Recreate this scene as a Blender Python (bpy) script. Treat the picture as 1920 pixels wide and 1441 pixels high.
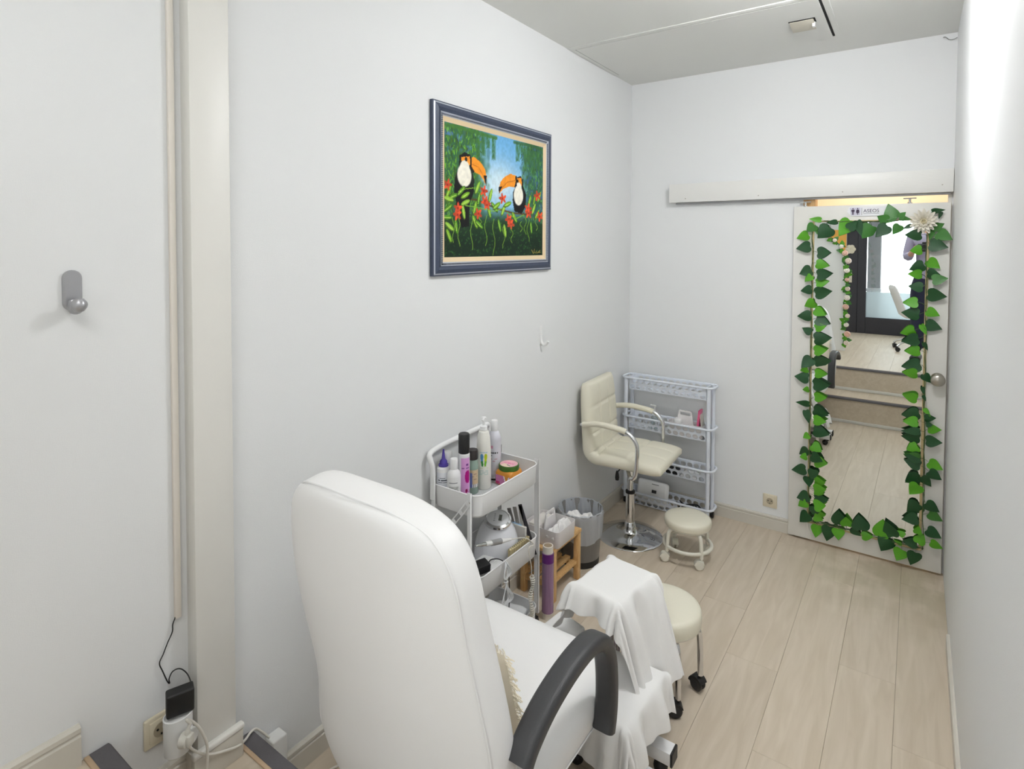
import bpy, bmesh, math, random
import numpy as np
from math import sin, cos, tan, pi, radians, sqrt, atan2, hypot
from mathutils import Vector, Matrix, Euler
for o in list(bpy.data.objects): bpy.data.objects.remove(o)
random.seed(7)
S = bpy.context.scene
COL = S.collection
# ------------------------------------------------------------------ camera
F_PX, PCX, PCY = 1089.0, 960.0, 494.0
PITCH, YAW, ROLL = radians(1.8), radians(34.9), 0.004
CAM = Vector((1.66, 0.0, 1.75))
FW = Vector((-sin(YAW)*cos(PITCH), cos(YAW)*cos(PITCH), -sin(PITCH)))
r0 = Vector((cos(YAW), sin(YAW), 0)); u0 = r0.cross(FW)
RT = r0*cos(ROLL) + u0*sin(ROLL); UP = u0*cos(ROLL) - r0*sin(ROLL)
cd = bpy.data.cameras.new('camera'); co = bpy.data.objects.new('camera', cd); COL.objects.link(co)
cd.sensor_width = 36.0; cd.lens = 36.0*F_PX/1920.0
cd.shift_x = (960.0-PCX)/1920.0; cd.shift_y = (PCY-720.5)/1920.0
cd.clip_start = 0.02
M = Matrix((RT, UP, -FW)).transposed().to_4x4(); M.translation = CAM
co.matrix_world = M
S.camera = co
# ------------------------------------------------------------------ world, lights, exposure
S.view_settings.view_transform = 'Standard'; S.view_settings.look = 'None'
S.view_settings.gamma = 1.0; S.view_settings.use_curve_mapping = False
S.view_settings.exposure = 0.21
W = bpy.data.worlds.new('world'); S.world = W; W.use_nodes = True
W.node_tree.nodes['Background'].inputs[0].default_value = (0.93, 0.96, 1.0, 1)
W.node_tree.nodes['Background'].inputs[1].default_value = 1.0
def area(name, loc, rot, sx, sy, power, color=(1, 1, 1)):
    l = bpy.data.lights.new(name, 'AREA'); l.shape = 'RECTANGLE'; l.size = sx; l.size_y = sy
    l.energy = power; l.color = color
    o = bpy.data.objects.new(name, l); COL.objects.link(o); o.location = loc; o.rotation_euler = rot
    return o
GLOBE_E = 60.0                     # opal ceiling globe of the treatment area, built with the lamps below
area('shop_fill_light', (1.35, -0.18, 2.83), (0, 0, 0), 0.85, 0.85, 8.5, (0.97, 0.985, 1.0))  # added fill from the unseen shop ceiling, brightens left wall and pilaster
area('street_daylight', (1.9, -2.75, 1.7), (radians(90), 0, 0), 2.6, 2.2, 95, (0.95, 0.975, 1.0))

def ray(px, py): return FW + RT*((px-PCX)/F_PX) - UP*((py-PCY)/F_PX)
def at(px, py, axis, val):
    d = ray(px, py); t = (val-CAM[axis])/d[axis]; return CAM + d*t
def fl(px, py, z=0.0): return at(px, py, 2, z)

# ------------------------------------------------------------------ materials
def lin(c): return tuple(((v/255.0)/12.92 if v/255.0 <= .04045 else ((v/255.0+.055)/1.055)**2.4) for v in c)
MATS = {}
def mat(name, rgb, rough=0.5, metal=0.0, bump=0.0, bscale=60.0, vary=0.0, vscale=8.0, spec=0.5, trans=0.0, alpha=1.0, coat=0.0, sss=0.0, stretch=None, emit=None, sheen=0.0):
    if name in MATS: return MATS[name]
    m = bpy.data.materials.new(name); m.use_nodes = True
    nt = m.node_tree; b = nt.nodes['Principled BSDF']
    c = (*lin(rgb), 1)
    b.inputs['Base Color'].default_value = c
    b.inputs['Roughness'].default_value = rough; b.inputs['Metallic'].default_value = metal
    b.inputs['Specular IOR Level'].default_value = spec
    b.inputs['Transmission Weight'].default_value = trans
    b.inputs['Alpha'].default_value = alpha
    b.inputs['Coat Weight'].default_value = coat
    b.inputs['Sheen Weight'].default_value = sheen
    if emit: b.inputs['Emission Color'].default_value = (*lin(emit[0]), 1); b.inputs['Emission Strength'].default_value = emit[1]
    if bump or vary:
        tc = nt.nodes.new('ShaderNodeTexCoord'); mp = nt.nodes.new('ShaderNodeMapping')
        nt.links.new(tc.outputs['Object'], mp.inputs[0])
        if stretch: mp.inputs['Scale'].default_value = stretch
    if bump:
        n = nt.nodes.new('ShaderNodeTexNoise'); n.inputs['Scale'].default_value = bscale; n.inputs['Detail'].default_value = 4
        nt.links.new(mp.outputs[0], n.inputs['Vector'])
        bp = nt.nodes.new('ShaderNodeBump'); bp.inputs['Strength'].default_value = bump; bp.inputs['Distance'].default_value = 0.002
        nt.links.new(n.outputs[0], bp.inputs['Height']); nt.links.new(bp.outputs[0], b.inputs['Normal'])
    if vary:
        n2 = nt.nodes.new('ShaderNodeTexNoise'); n2.inputs['Scale'].default_value = vscale; n2.inputs['Detail'].default_value = 5
        nt.links.new(mp.outputs[0], n2.inputs['Vector'])
        mx = nt.nodes.new('ShaderNodeMix'); mx.data_type = 'RGBA'
        mx.inputs[6].default_value = tuple(v*(1-vary) for v in c[:3])+(1,); mx.inputs[7].default_value = tuple(min(1, v*(1+vary)) for v in c[:3])+(1,)
        nt.links.new(n2.outputs[0], mx.inputs[0]); nt.links.new(mx.outputs[2], b.inputs['Base Color'])
    MATS[name] = m; return m
def vcol_mat(name, rough=0.5, coat=0.0):
    if name in MATS: return MATS[name]
    m = bpy.data.materials.new(name); m.use_nodes = True; nt = m.node_tree; b = nt.nodes['Principled BSDF']
    a = nt.nodes.new('ShaderNodeVertexColor'); a.layer_name = 'Col'
    nt.links.new(a.outputs[0], b.inputs['Base Color']); b.inputs['Roughness'].default_value = rough; b.inputs['Coat Weight'].default_value = coat; b.inputs['Specular IOR Level'].default_value = .25
    MATS[name] = m; return m
def glassy(name, tint, refl=0.08, rough=0.02, diffuse=0.0, dcol=(255, 255, 255)):
    """thin sheet: see-through with a glossy skin and, if wanted, some milky scatter"""
    if name in MATS: return MATS[name]
    m = bpy.data.materials.new(name); m.use_nodes = True; nt = m.node_tree
    for n in list(nt.nodes):
        if n.type == 'BSDF_PRINCIPLED': nt.nodes.remove(n)
    out = [n for n in nt.nodes if n.type == 'OUTPUT_MATERIAL'][0]
    t = nt.nodes.new('ShaderNodeBsdfTransparent'); t.inputs[0].default_value = (*lin(tint), 1)
    g = nt.nodes.new('ShaderNodeBsdfGlossy'); g.inputs['Roughness'].default_value = rough
    mx = nt.nodes.new('ShaderNodeMixShader'); mx.inputs[0].default_value = refl
    last = t
    if diffuse:
        d = nt.nodes.new('ShaderNodeBsdfDiffuse'); d.inputs[0].default_value = (*lin(dcol), 1)
        tl = nt.nodes.new('ShaderNodeBsdfTranslucent'); tl.inputs[0].default_value = (*lin(dcol), 1)
        dm = nt.nodes.new('ShaderNodeMixShader'); dm.inputs[0].default_value = 0.5
        nt.links.new(d.outputs[0], dm.inputs[1]); nt.links.new(tl.outputs[0], dm.inputs[2])
        m2 = nt.nodes.new('ShaderNodeMixShader'); m2.inputs[0].default_value = diffuse
        nt.links.new(t.outputs[0], m2.inputs[1]); nt.links.new(dm.outputs[0], m2.inputs[2]); last = m2
    nt.links.new(last.outputs[0], mx.inputs[1]); nt.links.new(g.outputs[0], mx.inputs[2])
    nt.links.new(mx.outputs[0], out.inputs[0])
    MATS[name] = m; return m

def wallpaper(name, rgb, scale, strength):
    m = mat(name, rgb, 0.62, spec=0.3); nt = m.node_tree; b = nt.nodes['Principled BSDF']
    tc = nt.nodes.new('ShaderNodeTexCoord'); mp = nt.nodes.new('ShaderNodeMapping'); mp.inputs['Rotation'].default_value = (0.7, 0.7, 0)
    mp.inputs['Scale'].default_value = (1, 1, 2.6)
    nt.links.new(tc.outputs['Object'], mp.inputs[0])
    n = nt.nodes.new('ShaderNodeTexNoise'); n.inputs['Scale'].default_value = scale; n.inputs['Detail'].default_value = 3
    nt.links.new(mp.outputs[0], n.inputs['Vector'])
    n2 = nt.nodes.new('ShaderNodeTexNoise'); n2.inputs['Scale'].default_value = 3.0
    nt.links.new(tc.outputs['Object'], n2.inputs['Vector'])
    ad = nt.nodes.new('ShaderNodeMath'); ad.operation = 'ADD'
    nt.links.new(n.outputs[0], ad.inputs[0]); nt.links.new(n2.outputs[0], ad.inputs[1])
    bp = nt.nodes.new('ShaderNodeBump'); bp.inputs['Strength'].default_value = strength; bp.inputs['Distance'].default_value = 0.003
    nt.links.new(ad.outputs[0], bp.inputs['Height']); nt.links.new(bp.outputs[0], b.inputs['Normal'])
    return m
def wood(name, c1, c2, rough=0.45, scale=(14, 1.2, 14), coat=0.0, ns=3.0, stain=None):
    m = mat(name, c1, rough); nt = m.node_tree; b = nt.nodes['Principled BSDF']; b.inputs['Coat Weight'].default_value = coat
    tc = nt.nodes.new('ShaderNodeTexCoord'); mp = nt.nodes.new('ShaderNodeMapping'); mp.inputs['Scale'].default_value = scale
    oi = nt.nodes.new('ShaderNodeObjectInfo')
    vm = nt.nodes.new('ShaderNodeVectorMath'); vm.operation = 'SCALE'; vm.inputs['Scale'].default_value = 37.0
    cb = nt.nodes.new('ShaderNodeCombineXYZ')
    for i in range(3): nt.links.new(oi.outputs['Random'], cb.inputs[i])
    nt.links.new(cb.outputs[0], vm.inputs[0]); 
    nt.links.new(tc.outputs['Object'], mp.inputs[0])
    va = nt.nodes.new('ShaderNodeVectorMath'); va.operation = 'ADD'
    nt.links.new(mp.outputs[0], va.inputs[0]); nt.links.new(vm.outputs[0], va.inputs[1])
    n = nt.nodes.new('ShaderNodeTexNoise'); n.inputs['Scale'].default_value = ns; n.inputs['Detail'].default_value = 7; n.inputs['Distortion'].default_value = 0.8
    nt.links.new(va.outputs[0], n.inputs['Vector'])
    rp = nt.nodes.new('ShaderNodeValToRGB'); rp.color_ramp.elements[0].position = .32; rp.color_ramp.elements[1].position = .68
    rp.color_ramp.elements[0].color = (*lin(c2), 1); rp.color_ramp.elements[1].color = (*lin(c1), 1)
    nt.links.new(n.outputs[0], rp.inputs[0])
    # every board a little lighter or darker
    mt = nt.nodes.new('ShaderNodeMapRange'); mt.inputs['To Min'].default_value = .96; mt.inputs['To Max'].default_value = 1.03
    nt.links.new(oi.outputs['Random'], mt.inputs[0])
    ml = nt.nodes.new('ShaderNodeMix'); ml.data_type = 'RGBA'; ml.blend_type = 'MULTIPLY'; ml.inputs[0].default_value = 1
    cc = nt.nodes.new('ShaderNodeCombineXYZ')
    for i in range(3): nt.links.new(mt.outputs[0], cc.inputs[i])
    nt.links.new(rp.outputs[0], ml.inputs[6]); nt.links.new(cc.outputs[0], ml.inputs[7])
    last = ml.outputs[2]
    if stain:                           # grey-green scuffs on the boards in front of the door, with a wiped patch
        ge = nt.nodes.new('ShaderNodeNewGeometry'); sx = nt.nodes.new('ShaderNodeSeparateXYZ'); nt.links.new(ge.outputs['Position'], sx.inputs[0])
        sn = nt.nodes.new('ShaderNodeTexNoise'); sn.inputs['Scale'].default_value = 4.5; sn.inputs['Detail'].default_value = 3; nt.links.new(ge.outputs['Position'], sn.inputs['Vector'])
        def mr(sock, a, c):
            q = nt.nodes.new('ShaderNodeMapRange'); q.inputs[1].default_value = a; q.inputs[2].default_value = c; nt.links.new(sock, q.inputs[0]); return q.outputs[0]
        def mul(a, c):
            q = nt.nodes.new('ShaderNodeMath'); q.operation = 'MULTIPLY'; nt.links.new(a, q.inputs[0]); nt.links.new(c, q.inputs[1]); return q.outputs[0]
        k = mul(mul(mr(sx.outputs[1], 3.05, 3.6), mr(sx.outputs[0], 1.0, 1.45)), mr(sn.outputs[0], .38, .52))
        sm = nt.nodes.new('ShaderNodeMix'); sm.data_type = 'RGBA'; sm.blend_type = 'MULTIPLY'; sm.inputs[7].default_value = (.80, .80, .74, 1)
        nt.links.new(k, sm.inputs[0]); nt.links.new(last, sm.inputs[6]); last = sm.outputs[2]
    nt.links.new(last, b.inputs['Base Color'])
    bp = nt.nodes.new('ShaderNodeBump'); bp.inputs['Strength'].default_value = .08; bp.inputs['Distance'].default_value = .001
    nt.links.new(n.outputs[0], bp.inputs['Height']); nt.links.new(bp.outputs[0], b.inputs['Normal'])
    return m

M_WALL = wallpaper('wallpaper_white', (234, 235, 235), 420, .35)
M_PLAIN = wallpaper('wall_paint_white', (236, 237, 237), 260, .12)
M_CEIL = mat('ceiling_paint', (228, 228, 224), .7, bump=.1, bscale=200)
M_TRIM = mat('trim_white_gloss', (228, 226, 220), .4, bump=.1, bscale=40)
M_BASE = mat('baseboard_cream', (212, 207, 196), .45, vary=.04, vscale=12)
M_LAM = wood('laminate_oak', (216, 202, 183), (203, 188, 167), .42, (9, .9, 9), stain=True)
M_PINE = wood('pine', (226, 188, 132), (205, 158, 100), .5, (40, 40, 6))
M_WHITE = mat('white_plastic', (238, 238, 236), .35)
M_WHITEM = mat('white_powder_coat', (240, 240, 240), .38)
M_CARTW = mat('bluish_white_plastic', (228, 233, 242), .4)
M_LEATHER = mat('white_leatherette', (240, 239, 238), .42, bump=.12, bscale=500, spec=.4)
M_CREAM = mat('cream_leatherette', (232, 227, 208), .38, bump=.1, bscale=500)
M_CREAMP = mat('cream_plastic', (232, 229, 216), .35)
M_BLACKP = mat('black_plastic', (28, 28, 29), .45)
M_ARM = mat('charcoal_armrest', (58, 58, 60), .42, bump=.25, bscale=900)
M_CHROME = mat('chrome', (225, 226, 228), .07, 1.0)
M_STEEL = mat('brushed_nickel', (190, 184, 174), .28, 1.0)
M_SILVER = mat('silver_paint', (172, 172, 175), .35, .6)
M_TOWEL = mat('white_towel', (244, 243, 241), .9, bump=.5, bscale=700, sheen=.3)
M_CABLEW = mat('cable_white', (226, 222, 212), .45)
M_MIRROR = mat('mirror_silver', (236, 240, 238), .0, 1.0)
M_DGREEN = mat('leaf_dark', (26, 74, 36), .4, vary=.35, vscale=40)
M_LGREEN = mat('leaf_light', (84, 158, 28), .42, vary=.3, vscale=40)
M_MGREEN = mat('leaf_mid', (58, 118, 44), .42, vary=.3, vscale=40)

# ------------------------------------------------------------------ mesh builder
class MB:
    def __init__(self): self.v = []; self.f = []; self.m = []
    def add(self, v, f, mi=0):
        b = len(self.v); self.v += [tuple(p) for p in v]; self.f += [tuple(i+b for i in q) for q in f]; self.m += [mi]*len(f); return self
    def box(self, x0, x1, y0, y1, z0, z1, mi=0):
        v = [(x, y, z) for x in (x0, x1) for y in (y0, y1) for z in (z0, z1)]
        return self.add(v, [(0, 1, 3, 2), (4, 6, 7, 5), (0, 4, 5, 1), (2, 3, 7, 6), (0, 2, 6, 4), (1, 5, 7, 3)], mi)
    def rbox(self, x0, x1, y0, y1, z0, z1, r=.01, seg=3, mi=0, mtx=None):
        bm = bmesh.new(); bmesh.ops.create_cube(bm, size=1)
        for v in bm.verts: v.co = Vector(((x0+x1)/2+v.co.x*(x1-x0), (y0+y1)/2+v.co.y*(y1-y0), (z0+z1)/2+v.co.z*(z1-z0)))
        r = min(r, .49*min(x1-x0, y1-y0, z1-z0))
        bmesh.ops.bevel(bm, geom=list(bm.edges), offset=r, segments=seg, profile=.5, affect='EDGES')
        return self._bm(bm, mi, mtx)
    def _bm(self, bm, mi=0, mtx=None):
        bm.verts.index_update()
        vs = [(mtx @ v.co if mtx else v.co.copy()) for v in bm.verts]
        fs = [[v.index for v in f.verts] for f in bm.faces]; bm.free(); return self.add(vs, fs, mi)
    def obox(self, c, size, rot=(0, 0, 0), r=0, seg=2, mi=0):
        mtx = Matrix.Translation(Vector(c)) @ Euler(rot).to_matrix().to_4x4()
        a, b, d = size[0]/2, size[1]/2, size[2]/2
        if r: return self.rbox(-a, a, -b, b, -d, d, r, seg, mi, mtx)
        t = MB().box(-a, a, -b, b, -d, d); return self.add([mtx @ Vector(p) for p in t.v], t.f, mi)
    def lathe(self, prof, c=(0, 0, 0), n=24, mi=0, mtx=None):
        v = []; f = []
        for (r, z) in prof:
            for k in range(n):
                a = 2*pi*k/n; v.append(Vector((r*cos(a), r*sin(a), z)))
        for i in range(len(prof)-1):
            for k in range(n):
                k2 = (k+1) % n; f.append((i*n+k, i*n+k2, (i+1)*n+k2, (i+1)*n+k))
        if prof[0][0] > 1e-6: f.append(tuple(range(n))[::-1])
        if prof[-1][0] > 1e-6: f.append(tuple((len(prof)-1)*n+k for k in range(n)))
        c = Vector(c); v = [(mtx @ p if mtx else p)+c for p in v]
        return self.add(v, f, mi)
    def cyl(self, p0, p1, r0, r1=None, n=16, mi=0, bev=0.0):
        p0 = Vector(p0); p1 = Vector(p1); r1 = r0 if r1 is None else r1; d = p1-p0; L = d.length
        q = d.to_track_quat('Z', 'Y').to_matrix().to_4x4()
        prof = [(r0, 0), (r1, L)] if not bev else [(r0-bev, 0), (r0, bev), (r1, L-bev), (r1-bev, L)]
        return self.lathe(prof, p0, n, mi, q)
    def tube(self, path, r, n=10, closed=False, mi=0, cap=True):
        P = [Vector(p) for p in path]; m = len(P); rr = r if isinstance(r, (list, tuple)) else [r]*m
        T = []
        for i in range(m):
            a = P[(i-1) % m] if (closed or i > 0) else P[i]; b = P[(i+1) % m] if (closed or i < m-1) else P[i]
            T.append((b-a).normalized())
        nrm = T[0].orthogonal().normalized(); v = []; f = []
        for i in range(m):
            if i: 
                ax = T[i-1].cross(T[i])
                if ax.length > 1e-8: nrm = Matrix.Rotation(T[i-1].angle(T[i]), 3, ax.normalized()) @ nrm
            bn = T[i].cross(nrm)
            for k in range(n):
                a = 2*pi*k/n; v.append(P[i]+(nrm*cos(a)+bn*sin(a))*rr[i])
        for i in range(m if closed else m-1):
            j = (i+1) % m
            for k in range(n):
                k2 = (k+1) % n; f.append((i*n+k, i*n+k2, j*n+k2, j*n+k))
        if not closed and cap: f.append(tuple(range(n))[::-1]); f.append(tuple((m-1)*n+k for k in range(n)))
        return self.add(v, f, mi)
    def sweep(self, path, sect, up=(1, 0, 0), mi=0):
        """closed section (a,b) swept on an open path; a along `up`, b along path-normal"""
        P = [Vector(p) for p in path]; u = Vector(up); v = []; f = []; n = len(sect); m = len(P)
        for i in range(m):
            t = (P[min(i+1, m-1)]-P[max(i-1, 0)]).normalized(); b = t.cross(u).normalized()
            for (a, c) in sect: v.append(P[i]+u*a+b*c)
        for i in range(m-1):
            for k in range(n): k2 = (k+1) % n; f.append((i*n+k, i*n+k2, (i+1)*n+k2, (i+1)*n+k))
        f.append(tuple(range(n))[::-1]); f.append(tuple((m-1)*n+k for k in range(n)))
        return self.add(v, f, mi)
    def loft(self, rings, mi=0, cap0=True, cap1=True):
        n = len(rings[0]); v = [p for r in rings for p in r]; f = []
        for i in range(len(rings)-1):
            for k in range(n): k2 = (k+1) % n; f.append((i*n+k, i*n+k2, (i+1)*n+k2, (i+1)*n+k))
        if cap0: f.append(tuple(range(n))[::-1])
        if cap1: f.append(tuple((len(rings)-1)*n+k for k in range(n)))
        return self.add(v, f, mi)
    def prism(self, poly, fn, t, mi=0):
        """polygon (a,b) extruded by t: fn(a,b,c)->xyz"""
        n = len(poly); v = [fn(a, b, 0) for a, b in poly]+[fn(a, b, t) for a, b in poly]
        f = [tuple(range(n))[::-1], tuple(range(n, 2*n))]+[(k, (k+1) % n, n+(k+1) % n, n+k) for k in range(n)]
        return self.add(v, f, mi)
    def grid(self, fn, nu, nv, mi=0):
        v = [fn(i/nu, j/nv) for j in range(nv+1) for i in range(nu+1)]
        f = [(j*(nu+1)+i, j*(nu+1)+i+1, (j+1)*(nu+1)+i+1, (j+1)*(nu+1)+i) for j in range(nv) for i in range(nu)]
        return self.add(v, f, mi)
    def mesh(self, name, mats, smooth=True, ang=38):
        me = bpy.data.meshes.new(name); me.from_pydata(self.v, [], self.f)
        bm = bmesh.new(); bm.from_mesh(me); bmesh.ops.recalc_face_normals(bm, faces=list(bm.faces)); bm.to_mesh(me); bm.free()
        for m in (mats if isinstance(mats, (list, tuple)) else [mats]): me.materials.append(m)
        if len(me.materials) > 1: me.polygons.foreach_set('material_index', self.m)
        if smooth:
            me.polygons.foreach_set('use_smooth', [True]*len(me.polygons)); me.set_sharp_from_angle(angle=radians(ang))
        me.update(); return me
    def build(self, name, mats, parent=None, smooth=True, ang=38, world=False, loc=None):
        o = bpy.data.objects.new(name, None); 
        if world and parent is not None:
            inv = world_mtx(parent).inverted(); self.v = [tuple(inv @ Vector(p)) for p in self.v]
        if loc is not None: L = Vector(loc); self.v = [tuple(Vector(p)-L) for p in self.v]
        me = self.mesh(name, mats, smooth, ang); bpy.data.objects.remove(o)
        o = bpy.data.objects.new(name, me); COL.objects.link(o); o.parent = parent
        if loc is not None: o.location = loc
        return o
def world_mtx(o):
    m = Matrix.LocRotScale(o.location, o.rotation_euler, o.scale)
    return world_mtx(o.parent) @ m if o.parent else m
def thing(name, label, cat, loc=(0, 0, 0), rz=0.0, group=None):
    o = bpy.data.objects.new(name, None); COL.objects.link(o); o.empty_display_size = .05
    o.location = loc; o.rotation_euler = (0, 0, rz); o['label'] = label; o['category'] = cat
    if group: o['group'] = group
    return o
def tag(o, label, cat, group=None):
    o['label'] = label; o['category'] = cat
    if group: o['group'] = group
    return o
def struct(o, label=None):
    o['kind'] = 'structure'
    if label: o['label'] = label
    return o
def solid(o, t, off=0.0):
    m = o.modifiers.new('thickness', 'SOLIDIFY'); m.thickness = t; m.offset = off; return o
def subd(o, n=1):
    m = o.modifiers.new('round', 'SUBSURF'); m.levels = n; m.render_levels = n; return o
def arc(cx, cy, r, a0, a1, n): return [(cx+r*cos(radians(a0+(a1-a0)*i/n)), cy+r*sin(radians(a0+(a1-a0)*i/n))) for i in range(n+1)]
def rrect(x0, x1, y0, y1, r, n=5):
    p = []
    for (cx, cy, a) in ((x1-r, y1-r, 0), (x0+r, y1-r, 90), (x0+r, y0+r, 180), (x1-r, y0+r, 270)): p += arc(cx, cy, r, a, a+90, n)
    return p
def spline(pts, n=8):
    P = [Vector(p) for p in pts]; P = [P[0]*2-P[1]]+P+[P[-1]*2-P[-2]]; out = []
    for i in range(1, len(P)-2):
        for k in range(n):
            t = k/n; a, b, c, d = P[i-1:i+3]
            out.append(.5*((2*b)+(c-a)*t+(2*a-5*b+4*c-d)*t*t+(3*b-a-3*c+d)*t**3))
    out.append(P[-2]); return out
def text_mesh(name, body, size, m, fn, parent, depth=.0004, align='CENTER'):
    cu = bpy.data.curves.new(name, 'FONT'); cu.body = body; cu.size = size; cu.align_x = align; cu.extrude = depth
    cu.resolution_u = 3
    t = bpy.data.objects.new(name, cu); COL.objects.link(t)
    me = bpy.data.meshes.new_from_object(t.evaluated_get(bpy.context.evaluated_depsgraph_get()))
    bpy.data.objects.remove(t)
    for v in me.vertices: v.co = Vector(fn(*v.co))
    me.materials.clear(); me.materials.append(m)
    o = bpy.data.objects.new(name, me); COL.objects.link(o); o.parent = parent; return o
# ------------------------------------------------------------------ the room
RX, YB, ZC, ZU, Z1 = 1.81, 3.84, 2.87, 0.48, 0.245
YU, Y1 = 0.59, 0.975                       # front edges of the upper floor and of the step
def sbox(name, x0, x1, y0, y1, z0, z1, m, label=None, r=0):
    b = MB()
    (b.rbox(x0, x1, y0, y1, z0, z1, r, 2) if r else b.box(x0, x1, y0, y1, z0, z1))
    return struct(b.build(name, m), label)
M_SUB = mat('screed', (120, 110, 98), .9)
# lower floor: planks laid on a base
floor = sbox('floor', -.1, RX+.1, Y1-.03, YB+.1, -.08, -.011, M_SUB, 'pale oak laminate floor of the treatment area')
def plank_mesh(w, L, t=.011, c=.0009):
    b = MB(); g = .0003
    x0, x1, y0, y1 = g, w-g, g, L-g
    v = [(x0, y0, -t), (x1, y0, -t), (x1, y1, -t), (x0, y1, -t), (x0, y0, -c), (x1, y0, -c), (x1, y1, -c), (x0, y1, -c), (x0+c, y0+c, 0), (x1-c, y0+c, 0), (x1-c, y1-c, 0), (x0+c, y1-c, 0)]
    b.add(v, [(3, 2, 1, 0), (8, 9, 10, 11)]+[(k, (k+1) % 4, 4+(k+1) % 4, 4+k) for k in range(4)]+[(4+k, 4+(k+1) % 4, 8+(k+1) % 4, 8+k) for k in range(4)])
    return b
def planks(parent, xs, rows, z, m, y_lo, y_hi):
    for i in range(len(xs)-1):
        w = xs[i+1]-xs[i]; cuts = [y_lo]+[c for c in rows[i % len(rows)] if y_lo+.05 < c < y_hi-.05]+[y_hi]
        for j in range(len(cuts)-1):
            o = plank_mesh(w, cuts[j+1]-cuts[j]).build('plank', m, parent, smooth=False); o.location = (xs[i], cuts[j], z)
xs = [0.0, .215, .417, .618, .820, 1.020, 1.225, 1.427, 1.625, RX]
rows = [[1.9, 3.2], [1.4, 2.72], [2.25, 3.5], [1.7, 3.02], [1.25, 2.9], [1.22, 2.545, 3.7], [2.095, 3.42], [1.43, 2.745], [1.1, 2.4, 3.6]]
planks(floor, xs, rows, 0.0, M_LAM, Y1-.02, YB)
# step and upper floor
step = sbox('floor_step', 0, RX, YU-.03, Y1, .0, Z1-.012, M_LAM, 'low laminate stair step with grey anti-slip edge')
planks(step, [0, .62, 1.24, RX], [[]], Z1, M_LAM, YU-.03, Y1)
upper = sbox('floor_upper', -.1, 3.0, -2.35, YU, -.08, ZU-.012, M_LAM, 'upper shop floor at the top of the two steps')
xu = [i*.2 for i in range(16)]
planks(upper, xu, [[-1.3, .1], [-.6], [-1.9, -.4], [-1.1, .25], [-1.6, -.2]], ZU, M_LAM, -2.35, YU)
M_NOSE = mat('anti_slip_grey', (104, 101, 104), .85, bump=.8, bscale=900, vary=.1, vscale=60)
for nm, y, z in (('nosing_strip', YU, ZU), ('nosing_strip', Y1, Z1)):
    p = upper if z == ZU else step
    prof = [(y-.038, z+.0005), (y+.004, z+.0005), (y+.010, z-.004), (y+.010, z-.017), (y+.001, z-.017), (y+.001, z-.0), ]
    b = MB(); n = len(prof)
    b.loft([[(x, a, c+(.0035 if k < 2 else 0)) for k, (a, c) in enumerate(prof)] for x in (.002, RX-.002)])
    o = b.build(nm, M_NOSE, p, smooth=False)
    b = MB().rbox(.002, RX-.002, y-.050, y-.038, z, z+.0042, .0015, 2)
    o = b.build('edge_strip', mat('edge_beige', (208, 180, 148), .5), p)
    y2 = Y1 if z == Z1 else YU          # white strip at the riser's foot
    MB().rbox(.06 if z == ZU else .002, RX-.002, y2+.0005, y2+.013, (Z1 if z == ZU else 0)+.0005, (Z1 if z == ZU else 0)+.03, .003, 2).build('riser_strip', M_TRIM, p)
# walls
wl = sbox('wall_left', -.12, 0, -2.35, YB+.1, -.08, ZC, M_WALL, 'long white textured wall with the framed painting')
b = MB(); ox0, ox1, oz = 1.10, 1.80, 2.075
b.box(0, ox0, YB, YB+.1, -.08, ZC); b.box(ox1, RX+.1, YB, YB+.1, -.08, ZC); b.box(ox0, ox1, YB, YB+.1, oz, ZC)
struct(b.build('wall_back', M_PLAIN, smooth=False), 'white end wall with the sliding door')
sbox('wall_right', RX, RX+.1, .95, YB, -.08, ZC, M_PLAIN, 'white wall close beside the sliding door')
sbox('wall_shop_return', RX+.1, 3.0, .95, 1.05, -.08, ZC, M_PLAIN, 'white partition closing the shop')
sbox('wall_shop_side', 3.0, 3.1, -2.35, 1.05, -.08, ZC, M_PLAIN, 'side wall of the shop')
ceil = sbox('ceiling', -.12, 3.1, -2.45, YB+.1, ZC, ZC+.08, M_CEIL, 'flat off-white ceiling')
# pilaster on the left wall with its own base
pil = struct(MB().rbox(-.01, .047, .793, .905, Z1, ZC, .004, 2).build('wall_pilaster', M_TRIM), 'narrow white pilaster standing on the step')
MB().rbox(.045, .062, .776, .918, Z1, Z1+.093, .003, 2).rbox(-.005, .0455, .776, .7935, Z1, Z1+.093, .003, 2).build('pilaster_base', M_BASE, pil)
MB().rbox(.045, .0655, .773, .921, Z1+.082, Z1+.1, .006, 3).build('pilaster_base_cap', M_TRIM, pil)
# baseboards
def board(name, pts, m, lab): return struct(MB().add(*pts).build(name, m, smooth=False), lab)
def profboard(name, y0, y1, z0, h, lab, axis='y', at0=0.0, sgn=1, t=.016):
    prof = [(0, 0), (t, 0), (t, h*.72), (t*.75, h*.76), (t*.75, h*.8), (t, h*.84), (t, h*.95), (t*.5, h), (0, h)]
    ring = lambda s: [((at0+sgn*a, s, z0+c) if axis == 'y' else (s, at0+sgn*a, z0+c)) for a, c in prof]
    o = MB().loft([ring(y0), ring(y1)]).build(name, M_BASE, smooth=False); return struct(o, lab)
profboard('baseboard_left', Y1+.03, YB, 0, .088, 'cream skirting along the long wall')
profboard('baseboard_upper', -2.3, .532, ZU, .098, 'cream skirting on the upper floor')
profboard('baseboard_step', YU+.016, .776, Z1, .085, 'cream skirting on the step')
profboard('baseboard_back', .016, 1.075, 0, .085, 'cream skirting of the end wall', 'x', YB, -1)
profboard('baseboard_right', 1.2, 3.107, 0, .075, 'white skirting of the side wall', 'y', RX, -1, .012)
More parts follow.
